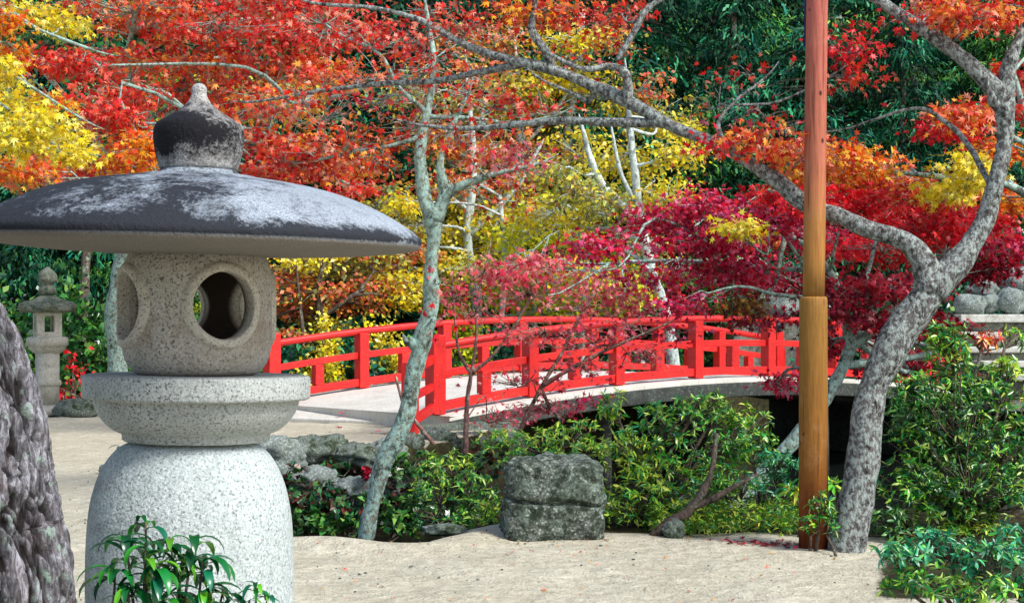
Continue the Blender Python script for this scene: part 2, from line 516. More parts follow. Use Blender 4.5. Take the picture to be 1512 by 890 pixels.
m, nt, bs, out = new_mat('sand')
v = coords(nt)
n1 = noisetex(nt, v, 1.6, 5, .6); n2 = noisetex(nt, v, 55, 3, .7); n3 = noisetex(nt, v, 9, 6, .65)
c = ramp(nt, n1, [(.3, srgb(190, 184, 160)), (.7, srgb(211, 206, 184))])
c = mixc(nt, ramp(nt, n3, [(.42, .5), (.62, 0)]), c, srgb(158, 150, 130))
c = mixc(nt, ramp(nt, n2, [(.3, .6), (.46, 0)]), c, srgb(118, 106, 88))
c = mixc(nt, ramp(nt, n2, [(.62, 0), (.75, .5)]), c, srgb(226, 222, 206))
a = N(nt, 'ShaderNodeAttribute', attribute_name='soil')
sc = ramp(nt, n3, [(.35, srgb(40, 34, 26)), (.55, srgb(58, 56, 36)), (.7, srgb(66, 84, 40))])
fac = ramp(nt, mth(nt, 'ADD', a.outputs['Fac'], mth(nt, 'MULTIPLY', mth(nt, 'SUBTRACT', n3, .5), .8)), [(.4, 0), (.6, 1)])
c = mixc(nt, fac, c, sc)
nt.links.new(c, bs.inputs['Base Color']); bs.inputs['Roughness'].default_value = .95; bs.inputs['Specular IOR Level'].default_value = .1
n7 = noisetex(nt, v, 3.2, 3, .5)
bump(nt, bs, mth(nt, 'ADD', mth(nt, 'ADD', mth(nt, 'MULTIPLY', n3, 1.8), mth(nt, 'MULTIPLY', n7, 2.2)), mth(nt, 'MULTIPLY', n2, .7)), .8, .035)
g = link_mesh('ground', me, m); tag(g, 'pale raked sand ground of the garden', 'ground', kind='structure')

m, nt, bs, out = new_mat('dark_water')
bs.inputs['Base Color'].default_value = (.008, .012, .01, 1); bs.inputs['Roughness'].default_value = .12
v = coords(nt, (1, 1, 1)); bump(nt, bs, noisetex(nt, v, 5, 3, .5), .25, .02)
mb = MB(); mb.add([(x, y, -1.12) for x, y in POND], [tuple(range(len(POND)))])
o = mb.build('stream_water', m, smooth=False); tag(o, 'dark water of the stream below the bridge', 'water', kind='structure')

# wooded hill behind
hx = np.linspace(-90, 90, 61); hy = np.linspace(39, 150, 50)
HXg, HYg = np.meshgrid(hx, hy)
hz = -.5 + np.clip(HYg - 40, 0, None) * .42 + 2.0 * np.sin(HXg * .11 + 1) * np.clip((HYg - 40) / 25, 0, 1) + .8 * np.sin(HXg * .37 + HYg * .3) * np.clip((HYg - 40) / 10, 0, 1)
me = bpy.data.meshes.new('hill')
me.from_pydata(np.stack([HXg.ravel(), HYg.ravel(), hz.ravel()], 1).tolist(), [],
               [(j * 61 + i, j * 61 + i + 1, (j + 1) * 61 + i + 1, (j + 1) * 61 + i) for j in range(49) for i in range(60)])
me.polygons.foreach_set('use_smooth', [True] * len(me.polygons))
m, nt, bs, out = new_mat('forest_floor')
v = coords(nt); n1 = noisetex(nt, v, 1.2, 8, .7)
c = ramp(nt, n1, [(.35, srgb(16, 26, 18)), (.55, srgb(28, 44, 28)), (.7, srgb(58, 52, 30))])
nt.links.new(c, bs.inputs['Base Color']); bs.inputs['Roughness'].default_value = 1
bump(nt, bs, n1, 1, .3)
tag(link_mesh('hill', me, m), 'dark wooded hillside rising behind the garden', 'hill', kind='structure')


def hill_z(x, y):
    if y < 40: return 0.0
    k = min(max((y - 40) / 25, 0), 1); k2 = min(max((y - 40) / 10, 0), 1)
    return -.5 + (y - 40) * .42 + 2.0 * math.sin(x * .11 + 1) * k + .8 * math.sin(x * .37 + y * .3) * k2


# ------------------------------------------------------------------ near stone lantern
LY = 5.5
S = LY / F


def zz(py): return CAMZ - (py - HY) * S


lan = empty('stone_lantern', (at(291, 480, LY).x, LY, 0), 'large foreground stone lantern with wide umbrella roof, round windows and barrel base', 'stone lantern')
LC = Vector((at(291, 0, LY).x, LY, 0))


def tilt_mat(deg):
    return Matrix.Rotation(math.radians(deg), 3, 'Y')


def lathe_part(name, prof_px, mat, cpx, zref, tilt, seg=96, wob=0.004, parent=lan):
    """profile given as (radius px, photo row); origin at zref"""
    c = Vector((at(cpx, 0, LY).x, LY, zz(zref)))
    prof = [(r * S, -(py - zref) * S) for r, py in prof_px]
    prof.sort(key=lambda q: 0)
    mb_ = MB(); mb_.lathe(prof, c, seg, wob, m=tilt_mat(tilt) @ Matrix.Rotation(math.radians(1.1 if name == 'roof' else 0), 3, 'X'))
    loc = c - origin_of(parent)
    return mb_.build(name, mat, parent, loc=loc)


def dense(prof, n=6):
    pts = [Vector((r, z, 0)) for r, z in prof]
    p, _ = spline(pts, [1] * len(pts), n)
    return [(max(q.x, .5), q.y) for q in p]


lathe_part('base', dense([(108, 1160), (128, 1130), (142, 1050), (149, 950), (151, 880), (150.5, 820), (148, 770), (143, 735), (134, 704), (122, 680), (106, 661), (92, 653)]) + [(84, 650), (3, 650)], M_BARREL, 281, 1160, 0, 96, .006)
lathe_part('platform', [(60, 650), (104, 650), (107, 648), (108, 640), (110, 637.5)] + dense([(113, 637), (123, 632), (134, 622), (143, 610), (148, 598), (150, 590)], 4) +
           [(152, 588), (162, 588), (165, 586), (166, 583), (166, 558), (164.5, 554.5), (161, 553), (60, 553)], M_PLATF, 290, 650, .7, 128, .003)

# light box: thick shell with four round windows
fb_c = Vector((at(291, 0, LY).x, LY, zz(553)))
prof_o = dense([(84, 553), (95, 545), (104, 530), (109, 504), (110, 450), (109.5, 418), (106.5, 395), (98, 374), (85, 360)], 4)
prof_i = [(66, 366), (80, 400), (82, 450), (82, 500), (72, 544)]
prof = [(r * S, -(py - 553) * S) for r, py in prof_o] + [(66 * S, 191 * S)] + [(r * S, -(py - 553) * S) for r, py in prof_i] + [(66 * S, 1 * S)]
seg = 96
vs, fs = [], []
for r, z in prof:
    for k in range(seg):
        th = 2 * math.pi * k / seg
        sqf = 4.0
        th2 = th - math.radians(32 - 90)
        rr = r * (1 + .035 * (1 - 1 / ((abs(math.cos(th2)) ** sqf + abs(math.sin(th2)) ** sqf) ** (1 / sqf))) * -1) if r > 83 * S else r
        vs.append((rr * math.cos(th), rr * math.sin(th), z))
n = len(prof)
for i in range(n):
    i2 = (i + 1) % n
    for k in range(seg):
        k2 = (k + 1) % seg
        fs.append((i * seg + k, i * seg + k2, i2 * seg + k2, i2 * seg + k))
me = bpy.data.meshes.new('light_box'); me.from_pydata(vs, [], fs)
bm = bmesh.new(); bm.from_mesh(me); bmesh.ops.recalc_face_normals(bm, faces=bm.faces); bm.to_mesh(me); bm.free()
tmp = bpy.data.objects.new('tmp_box', me); COL.objects.link(tmp)
cutters = []
WZ, WR = -(452 - 553) * S, 49 * S
AZ = [32 + 90 * k for k in range(4)]      # window directions, degrees right of "towards the camera"


def wdir(a):
    return Vector((math.sin(math.radians(a)), -math.cos(math.radians(a)), 0))


for a in AZ:
    d = wdir(a); side = Vector((-d.y, d.x, 0)); up = Vector((0, 0, 1))
    mbc = MB(); vs = []
    sg = 48
    for dist_ in (50 * S, 140 * S):
        for k in range(sg):
            th = 2 * math.pi * k / sg
            vs.append(d * dist_ + side * (WR * .95 * math.cos(th)) + up * (WZ + WR * math.sin(th)))
    fs = [(k, (k + 1) % sg, sg + (k + 1) % sg, sg + k) for k in range(sg)] + [tuple(range(sg))[::-1], tuple(range(sg, 2 * sg))]
    mec = bpy.data.meshes.new('cut'); mec.from_pydata(vs, [], fs)
    bm = bmesh.new(); bm.from_mesh(mec); bmesh.ops.recalc_face_normals(bm, faces=bm.faces); bm.to_mesh(mec); bm.free()
    oc = bpy.data.objects.new('cut', mec); COL.objects.link(oc); cutters.append(oc)
    md = tmp.modifiers.new('b', 'BOOLEAN'); md.operation = 'DIFFERENCE'; md.object = oc; md.solver = 'EXACT'
dg = bpy.context.evaluated_depsgraph_get()
me2 = bpy.data.meshes.new_from_object(tmp.evaluated_get(dg))
me2.name = 'light_box'
for oc in cutters + [tmp]:
    bpy.data.objects.remove(oc)
bm = bmesh.new(); bm.from_mesh(me2)
for fc in bm.faces: fc.smooth = True
for e in bm.edges:
    if len(e.link_faces) == 2 and e.calc_face_angle(0) > math.radians(35): e.smooth = False
bm.to_mesh(me2); bm.free()
me2.materials.clear()
box_o = link_mesh('light_box', me2, M_FIRE, lan, fb_c - LC)


def surf_r(z):
    for (r0, z0), (r1, z1) in zip(prof[:len(prof_o) - 1], prof[1:len(prof_o)]):
        if z0 <= z <= z1: return r0 + (r1 - r0) * (z - z0) / (z1 - z0)
    return prof_o[0][0] * S


for a in AZ:
    d = wdir(a); side = Vector((-d.y, d.x, 0))
    mbr = MB(); vs = []; sg = 56
    sec = [(48, -14), (48.5, 4), (50.5, 6.5), (57.5, 6.6), (61.5, 4.4), (64, -4)]
    for k in range(sg):
        th = 2 * math.pi * k / sg
        for rr, h in sec:
            u, zv = rr * .95 * S * math.cos(th), WZ + rr * S * math.sin(th)
            R = surf_r(zv) * 1.0
            dep = math.sqrt(max(R * R - u * u, 0)) + h * S
            vs.append(fb_c + d * dep + side * u + Vector((0, 0, zv)))
    ns = len(sec)
    fs = [(k * ns + j, ((k + 1) % sg) * ns + j, ((k + 1) % sg) * ns + j + 1, k * ns + j + 1) for k in range(sg) for j in range(ns - 1)]
    mbr.add(vs, fs); mbr.build('window_rim', M_RIM, box_o)

roof_prof = [(60, 372), (118, 377)] + dense([(118, 377), (200, 374), (270, 369), (318, 363)], 4)[1:] + [(324, 361), (328, 358), (330, 350), (329, 345), (326, 342)] + \
    dense([(323, 339.5), (312, 331), (293, 319), (268, 306), (238, 293), (203, 281.5), (158, 271), (110, 264), (88, 261.5)], 4)[1:] + [(82, 259), (62, 257), (58, 254), (54, 251), (4, 251)]
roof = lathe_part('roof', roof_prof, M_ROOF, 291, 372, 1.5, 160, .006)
lathe_part('finial', [(20, 252), (54, 252), (57, 249)] + dense([(58, 246), (63, 228), (66, 205), (65.5, 192), (61, 183), (48, 175), (32, 165), (20, 155), (13.5, 146), (11, 139), (11.5, 134), (10, 128), (6, 124.5), (1, 123.5)], 4), M_FINIAL, 293, 252, .5, 72, .012)

# ------------------------------------------------------------------ small stone lantern at the left
SY = 27.0; s2 = SY / F
sl = empty('stone_lantern', (at(70, 0, SY).x, SY, 0), 'small far stone lantern with mossy roof and square window, left of the large lantern', 'stone lantern')
sc_ = Vector((at(70, 0, SY).x, SY, 0))


def z2(py): return CAMZ - (py - HY) * s2


def lp(name, prof, mat, seg=40, sq=0, rot=0, parent=sl):
    c = Vector((sc_.x, sc_.y, z2(prof[0][1])))
    mm = Matrix.Rotation(rot, 3, 'Z')
    mb_ = MB(); mb_.lathe([(r * s2, (prof[0][1] - py) * s2) for r, py in prof], c, seg, 0, sq, mm)
    return mb_.build(name, mat, parent, loc=c - origin_of(parent))


lp('base_stone', [(34, 612), (34, 604), (30, 600), (24, 597), (8, 597)], M_FARST, 6)
post = lp('post', [(17, 600), (17.5, 520)], M_FARST, 36)
lp('ring', [(17, 570), (19.5, 569), (20, 565), (19.5, 561), (17, 560)], M_FARST, 36, parent=post)
lp('platform', [(18, 522), (22, 519), (28, 514), (28, 511), (31, 510), (31, 499), (28, 497), (10, 497)], M_FARST, 6)
# fire box with a square opening
fb = MB(); cc = Vector((sc_.x, sc_.y, 0)); rz = math.radians(26)
ax = (Vector((math.cos(rz), math.sin(rz), 0)), Vector((-math.sin(rz), math.cos(rz), 0)), Vector((0, 0, 1)))
hz0, hz1 = z2(497), z2(461); wd = .40
fb.box(cc + Vector((0, 0, hz0 + .04)), (wd, wd, .08), ax); fb.box(cc + Vector((0, 0, hz1 - .03)), (wd, wd, .06), ax)
for i in (-1, 1):
    for j in (-1, 1):
        fb.box(cc + ax[0] * (i * (wd / 2 - .06)) + ax[1] * (j * (wd / 2 - .06)) + Vector((0, 0, (hz0 + hz1) / 2 + .01)), (.12, .12, hz1 - hz0 - .142), ax)
fb.box(cc + ax[0] * (wd / 2 - .04) + Vector((0, 0, (hz0 + hz1) / 2 + .01)), (.06, .162, hz1 - hz0 - .142), ax)
fb.build('light_box', M_FARST, sl, smooth=False)
mb = MB(); vs = []; sg = 48   # hexagonal roof with upturned corners
rows = [(.12, 0.0), (.9, .02), (1.0, .05), (1.0, .10), (.8, .17), (.55, .22), (.34, .28), (.2, .31)]
for q, zq in rows:
    for k in range(sg):
        th = 2 * math.pi * k / sg
        c6 = abs(math.cos(3 * (th + .2)))
        R = 46 * s2 * q * (.87 + .13 * c6 ** 3)
        vs.append(sc_ + Vector((R * math.cos(th), R * math.sin(th), z2(463) + zq + (.07 * c6 ** 6 * q ** 3 if q > .5 else 0))))
fs = [(i * sg + k, i * sg + (k + 1) % sg, (i + 1) * sg + (k + 1) % sg, (i + 1) * sg + k) for i in range(len(rows) - 1) for k in range(sg)] + [tuple(range(sg))[::-1], tuple((len(rows) - 1) * sg + k for k in range(sg))]
mb.add(vs, fs); mb.build('roof', M_FARMOSS, sl)
lp('finial', [(7, 437), (12, 434), (13, 428), (11, 424), (9, 420), (9, 418), (14, 416), (14.5, 412), (14, 406), (10, 400), (4, 396), (1, 394)], M_FARMOSS, 30)

# ------------------------------------------------------------------ rocks
def rock(name, c, size, mat, label, cat='rock', group=None, seed=0, block=0.0, rough=.25, sink=.15, rot=0.0, sub=4, strata=None, facet=0.0):
    bm = bmesh.new(); bmesh.ops.create_icosphere(bm, subdivisions=sub, radius=1)
    off = Vector((seed * 7.31, seed * 3.17, seed * 1.9))
    for v in bm.verts:
        p = v.co.normalized()
        if block:
            m_ = (abs(p.x) ** block + abs(p.y) ** block + abs(p.z) ** block) ** (1 / block)
            p = p / m_
        q = p * (1 + rough * noise.noise(p * 1.3 + off) + rough * .5 * noise.noise(p * 3.1 + off) + rough * .22 * noise.noise(p * 8 + off))
        if facet:
            dv, _ = noise.voronoi(p * 2.1 + off); q = q * (1 - facet * (dv[0] - .35)); dv, _ = noise.voronoi(p * 5.3 + off); q = q * (1 - facet * .35 * (dv[0] - .35))
        if strata:
            for z0, wv, dep in strata:
                k = math.exp(-((p.z - z0 + .10 * p.x - .22 * noise.noise(p * 1.6 + off)) / wv) ** 2)
                q.x *= 1 - dep * k; q.y *= 1 - dep * k
        if strata: q.x = q.x * (1 - .06 * p.z) - .05 * p.z + (.07 * noise.noise(Vector((0, p.y * 2, p.z * 3)) + off))
        v.co = Vector((q.x * size[0] / 2, q.y * size[1] / 2, q.z * size[2] / 2))
    bmesh.ops.rotate(bm, verts=bm.verts, cent=(0, 0, 0), matrix=Matrix.Rotation(rot, 3, 'Z'))
    me = bpy.data.meshes.new(name); bm.to_mesh(me); bm.free()
    me.polygons.foreach_set('use_smooth', [True] * len(me.polygons))
    o = link_mesh(name, me, mat, None, Vector((c[0], c[1], c[2] + size[2] * (.5 - sink))))
    return tag(o, label, cat, group)


ry = 11.5
rp = at(817, 800, 11.4)
rock('garden_rock', (rp.x, 11.55, 0), (.70, .55, .62), M_ROCK, 'big square split boulder at the edge of the sand, in front of the shrubs', seed=3, block=7, rough=.12, sink=.08, rot=.06, sub=6,
     strata=[(.02, .04, .15), (.62, .03, .05)], facet=.11)
p = at(655, 785, 11.6)
rock('stepping_stone', (p.x, 11.7, 0), (.30, .22, .1), M_BOULDER, 'flat grey stone lying at the rim of the dark stream gap', seed=5, rough=.3, sink=.2)
p = at(985, 790, 11.4)
rock('garden_rock', (p.x + .06, 11.5, 0), (.16, .14, .15), M_BOULDER, 'small grey stone beside the crooked stem at the sand edge', seed=8, rough=.3)
p = at(112, 612, 26.6)
rock('boulder', (p.x, 26.6, 0), (.78, .55, .38), M_BOULDER, 'low rounded boulder at the foot of the small stone lantern', seed=11, rough=.2, sink=.2)
p = at(150, 700, 7.3)
rock('garden_rock', (at(163, 0, 16.5).x, 16.5, 0), (.22, .2, .14), M_PALEROCK, 'small pale stone on the sand just left of the big lantern base', seed=31, rough=.2, sink=.25)

bank = [(404, 676, 19.7, 95, 55, 'pale flat-topped boulder beside the barrel of the big lantern'),
        (462, 664, 20.2, 110, 45, 'long mossy boulder along the top of the far bank'),
        (524, 672, 20.1, 70, 40, 'grey boulder on the far bank under the white approach slab'),
        (570, 668, 20.6, 60, 42, 'dark boulder in the bank behind the leaning lichen trunk'),
        (606, 668, 20.9, 44, 56, 'upright grey stone block below the red foot of the bridge'),
        (650, 652, 21.4, 60, 40, 'boulder carrying the near corner of the bridge sill'),
        (470, 712, 19.5, 70, 50, 'mottled boulder low in the bank under the long mossy one'),
        (520, 726, 19.4, 64, 46, 'lowest grey boulder in the far bank among ferns'),
        (575, 716, 19.7, 60, 50, 'half hidden boulder in the bank just left of the leaning trunk foot'),
        (630, 706, 20.2, 56, 44, 'grey bank boulder behind the bright green shrub'),
        (690, 655, 22.6, 60, 36, 'dark stone under the bridge beam behind the thin sapling stem'),
        (745, 650, 23.4, 64, 40, 'dark stone under the bridge beam right of the thin sapling stem')]
for i, (px, py, Y, wpx, hpx, lb) in enumerate(bank):
    p = at(px, py + hpx * .45, Y); q = Y / F
    rock('boulder', (p.x, Y, p.z), facet=.35, size=(wpx * q * 1.08, wpx * q * .8, hpx * q * 1.1), mat=M_PALEROCK if i in (0, 3, 6, 7, 9) else M_BOULDER, label=lb, cat='boulder', group='boulders of the stream bank', seed=20 + i, rough=.28, sink=.1, block=3.5 if i in (4, 0) else 0)

# ------------------------------------------------------------------ bridge
m, nt, bs, out = new_mat('vermilion_paint')
v = coords(nt); n1 = noisetex(nt, v, 1.7, 8, .7); n2 = noisetex(nt, v, 26, 5, .65); n3 = noisetex(nt, coords(nt, (3, 3, 1)), 9, 6, .7)
c = ramp(nt, n1, [(.3, srgb(166, 12, 9)), (.5, srgb(198, 16, 11)), (.7, srgb(214, 38, 22))])
c = mixc(nt, ramp(nt, n2, [(.60, 0), (.72, .45)]), c, srgb(228, 120, 104))
c = mixc(nt, ramp(nt, n3, [(.56, 0), (.68, .75)]), c, srgb(110, 20, 18))
nt.links.new(c, bs.inputs['Base Color']); bs.inputs['Roughness'].default_value = .5
bump(nt, bs, mth(nt, 'ADD', n2, n3), .25, .012)
M_RED = m
m, nt, bs, out = new_mat('deck_boards')
v = coords(nt); n1 = noisetex(nt, v, 1.5, 7, .65); n2 = noisetex(nt, coords(nt, (6, .8, 1)), 7, 5, .65)
c = ramp(nt, n1, [(.3, srgb(184, 182, 170)), (.65, srgb(208, 207, 198))])
c = mixc(nt, ramp(nt, n2, [(.3, .5), (.5, 0)]), c, srgb(150, 144, 126))
nt.links.new(c, bs.inputs['Base Color']); bs.inputs['Roughness'].default_value = .85
bump(nt, bs, n2, .3, .01)
M_DECK = m
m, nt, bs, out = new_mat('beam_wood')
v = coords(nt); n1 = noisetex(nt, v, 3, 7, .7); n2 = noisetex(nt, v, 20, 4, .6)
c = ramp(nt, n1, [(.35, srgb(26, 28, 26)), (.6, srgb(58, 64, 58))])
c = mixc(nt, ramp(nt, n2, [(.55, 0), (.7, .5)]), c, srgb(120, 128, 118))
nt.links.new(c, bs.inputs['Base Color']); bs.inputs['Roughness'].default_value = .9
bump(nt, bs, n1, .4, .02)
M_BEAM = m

A0 = at(643, 610, 23.5); A0.z = 0
BD = Vector((.77, .64, 0)).normalized(); BN = Vector((-BD.y, BD.x, 0))      # along the bridge, towards its far side
BL, BW, NB = 12.6, 4.5, 7
br = empty('arched_bridge', A0 + BD * (BL / 2) + BN * (BW / 2), 'vermilion arched wooden footbridge crossing the stream', 'bridge')


def dz(t):
    return .2 + .42 * (1 - ((t - BL / 2) / (BL / 2)) ** 2) if 0 <= t <= BL else .2


def bp(t, wv, z): return A0 + BD * t + BN * wv + Vector((0, 0, z))


def sweep(mb_, w_, z_off, ww, hh, t0=0.0, t1=BL, n=28, rnd=False):
    """bar following the arch: rectangular, or round if rnd"""
    ts = [t0 + (t1 - t0) * i / n for i in range(n + 1)]
    if rnd:
        mb_.tube([bp(t, w_, dz(min(max(t, 0), BL)) + z_off) for t in ts], [ww] * (n + 1), 14)
        return
    vs, fs = [], []
    for t in ts:
        z = dz(min(max(t, 0), BL)) + z_off
        vs += [bp(t, w_ - ww / 2, z - hh / 2), bp(t, w_ + ww / 2, z - hh / 2), bp(t, w_ + ww / 2, z + hh / 2), bp(t, w_ - ww / 2, z + hh / 2)]
    for i in range(n):
        for k in range(4):
            fs.append((i * 4 + k, i * 4 + (k + 1) % 4, i * 4 + 4 + (k + 1) % 4, i * 4 + 4 + k))
    fs += [(3, 2, 1, 0), tuple(n * 4 + k for k in range(4))]
    mb_.add(vs, fs)


mb = MB(); sweep(mb, BW / 2, -.04, BW + .66, .08, n=40)
deck = mb.build('deck', M_DECK, br, smooth=False, bevel=.012)
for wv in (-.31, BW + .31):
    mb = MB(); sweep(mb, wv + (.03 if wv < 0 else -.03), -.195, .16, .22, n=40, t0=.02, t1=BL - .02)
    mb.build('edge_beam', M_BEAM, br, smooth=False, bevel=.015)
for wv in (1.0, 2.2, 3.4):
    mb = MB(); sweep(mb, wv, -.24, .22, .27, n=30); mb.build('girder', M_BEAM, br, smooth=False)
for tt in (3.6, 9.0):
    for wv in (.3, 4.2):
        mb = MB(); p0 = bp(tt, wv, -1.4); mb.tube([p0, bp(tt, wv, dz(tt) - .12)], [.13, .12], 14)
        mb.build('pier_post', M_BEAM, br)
AX = (BD, BN, Vector((0, 0, 1)))
for side_, wv in enumerate((0.0, BW)):
    mb = MB()
    sweep(mb, wv, .99, .06, .12, rnd=True, n=36)
    sweep(mb, wv, .58, .075, .11, n=36)
    sweep(mb, wv, .115, .13, .13, n=36)
    rail = mb.build('railing', M_RED, br, smooth=False, bevel=.008)
    for k in range(NB + 1):
        t = BL * k / NB
        end = k in (0, NB)
        h = 1.16 if end else .96
        z0 = dz(t)
        pw = .22 if end else .19
        mb = MB(); mb.box(bp(t, wv, z0 + .012 + (h - .012) / 2), (pw, pw, h - .012), AX)
        po = mb.build('post', M_RED, rail, smooth=False, bevel=.012)
        if k == NB and side_ == 1:
            mb = MB(); mb.lathe([(.08, 0), (.10, .02), (.08, .05), (.07, .07), (.10, .11), (.105, .15), (.07, .2), (.015, .26)], bp(t, wv, z0 + 1.158), 20)
            m, nt, bs, out = new_mat('black_metal'); bs.inputs['Base Color'].default_value = (.02, .022, .03, 1); bs.inputs['Metallic'].default_value = .7; bs.inputs['Roughness'].default_value = .5
            mb.build('post_cap', m, po)
    for k in range(NB):
        t = BL * (k + .5) / NB
        mb = MB(); mb.box(bp(t, wv, dz(t) + .352), (.17, .14, .345), AX); mb.build('strut', M_RED, rail, smooth=False, bevel=.008)
    # splayed wing panels at both ends
    for t, sgn in ((0, -1), (BL, 1)):
        out_w = (-.75 if side_ == 0 else .75)
        if sgn > 0 and side_ == 0: continue
        p0 = bp(t, wv, 0); p1 = bp(t + sgn * 1.0, wv + out_w, 0)
        d = (p1 - p0).normalized(); n_ = Vector((-d.y, d.x, 0)); L = (p1 - p0).length
        mb = MB()
        for za, zb, hh in ((1.02, .86, .12), (.62, .5, .1), (.32, .16, .12)):
            a_, b_ = p0 + Vector((0, 0, za)) + d * .1, p1 + Vector((0, 0, zb))
            dd = (b_ - a_).normalized(); up = n_.cross(dd) * -1
            mb.box((a_ + b_) / 2, ((b_ - a_).length, .08, hh), (dd, n_, up if up.z > 0 else -up))
        wing = mb.build('wing_rail', M_RED, rail, smooth=False, bevel=.008)
        mb = MB(); mb.box(p1 + Vector((0, 0, .49)), (.2, .2, 1.0), (d, n_, Vector((0, 0, 1))))
        mb.build('post', M_RED, rail, smooth=False, bevel=.012)
# approach slab in front of the bridge
mb = MB()
q0, q1 = at(412, 621, 25.5), at(612, 628, 24.25)
e0, e1 = bp(-.01, BW + .6, .19), bp(-.01, -.34, .19)
q0.z = q1.z = .05; q0.x -= .8; q0.y += .55
vs = [q0, q1, e1, e0]; vs = [Vector(v) for v in vs] + [Vector((v.x, v.y, -.2)) for v in vs]
mb.add(vs, [(0, 1, 2, 3), (7, 6, 5, 4), (0, 4, 5, 1), (1, 5, 6, 2), (2, 6, 7, 3), (3, 7, 4, 0)])
o = mb.build('path', M_DECK, smooth=False, bevel=.02); tag(o, 'white approach ramp leading onto the red bridge', 'path', kind='structure')
# stone sill under the near bridge end
mb = MB(); mb.box(bp(.2, -.42, -.02), (1.9, .34, .26), AX)
o = mb.build('stone_sill', M_BOULDER, smooth=False, bevel=.03); tag(o, 'grey cut stone sill under the near corner of the red bridge', 'stone')
mb = MB(); mb.box(bp(-.15, BW / 2, -.56), (.5, BW + .3, 1.1), AX)
o = mb.build('abutment_wall', M_COURSE, smooth=False, bevel=.03); tag(o, 'stone abutment wall carrying the near end of the red bridge', 'wall')
mb = MB(); mb.box(bp(BL + .15, BW / 2, -.56), (.5, BW + .3, 1.1), AX)
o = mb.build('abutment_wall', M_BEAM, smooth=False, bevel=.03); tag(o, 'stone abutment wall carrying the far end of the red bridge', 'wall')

# ------------------------------------------------------------------ wooden pole
m, nt, bs, out = new_mat('pole_wood')
v = coords(nt); vg = coords(nt, (1, 1, .06))
n1 = noisetex(nt, vg, 60, 5, .6); n2 = noisetex(nt, v, 3, 5, .6)
tc = nt.nodes.new('ShaderNodeTexCoord'); sx = nt.nodes.new('ShaderNodeSeparateXYZ'); nt.links.new(tc.outputs['Object'], sx.inputs[0])
zc = mth(nt, 'ADD', sx.outputs[2], mth(nt, 'MULTIPLY', mth(nt, 'SUBTRACT', n2, .5), .5))
c = ramp(nt, mth(nt, 'DIVIDE', zc, 4.0), [(.0, srgb(84, 30, 12)), (.07, srgb(122, 58, 20)), (.18, srgb(140, 92, 36)), (.42, srgb(146, 108, 50)), (.52, srgb(170, 118, 62)), (.64, srgb(178, 106, 82)), (.9, srgb(178, 98, 88))])
c = mixc(nt, ramp(nt, n1, [(.35, .45), (.6, 0)]), c, srgb(96, 56, 28))
vo = nt.nodes.new('ShaderNodeTexVoronoi'); vo.inputs['Scale'].default_value = 6.0; vo.inputs['Randomness'].default_value = 1
nt.links.new(coords(nt, (1.6, 1.6, 1)), vo.inputs['Vector'])
c = mixc(nt, ramp(nt, vo.outputs['Distance'], [(.07, .9), (.13, 0)]), c, srgb(44, 24, 18))
nt.links.new(c, bs.inputs['Base Color']); bs.inputs['Roughness'].default_value = .85; bs.inputs['Specular IOR Level'].default_value = .2
bump(nt, bs, n1, .3, .008)
n5 = noisetex(nt, coords(nt, (1, 1, .035)), 38, 3, .5)
crk = ramp(nt, n5, [(.62, 0), (.66, .45)])
c2 = mixc(nt, crk, c, srgb(46, 24, 14))
n6 = noisetex(nt, v, 7, 7, .7)
c2 = mixc(nt, ramp(nt, n6, [(.52, 0), (.7, .2)]), c2, srgb(186, 146, 108))
nt.links.new(c2, bs.inputs['Base Color'])
M_POLE = m
PY = 10.95
pb = at(1201, 480, PY); pole = empty('wooden_pole', (pb.x, PY, 0), 'tall brown log pole with thicker sleeved lower half, left of the bent grey tree', 'pole')
q = PY / F
mb = MB(); c = Vector((pb.x, PY, -.1)); zt = at(0, 438, PY).z
mb.lathe([(.098, 0), (.097, .8), (.094, zt + .06), (.093, zt + .085), (.086, zt + .1), (.04, zt + .1)], c, 40, .01)
mb.build('sleeve', M_POLE, pole, loc=(0, 0, -.1))
mb = MB(); a_, b_ = at(1201.5, 440, PY), at(1208, -160, PY)
mb.tube([a_ + (b_ - a_) * (i / 12) for i in range(13)], [(16 + .0 * i) * q for i in range(13)], 32, .03)
mb.build('shaft', M_POLE, pole)
mb = MB(); a_, b_ = at(1189.5, 66, PY + .02), at(1191, -160, PY + .02)
m, nt, bs, out = new_mat('blue_cloth'); bs.inputs['Base Color'].default_value = (*srgb(24, 26, 84), 1); bs.inputs['Roughness'].default_value = .8
mb.tube([a_, a_ + (b_ - a_) * .5, b_], [.012] * 3, 10); mb.build('cable', m, pole)


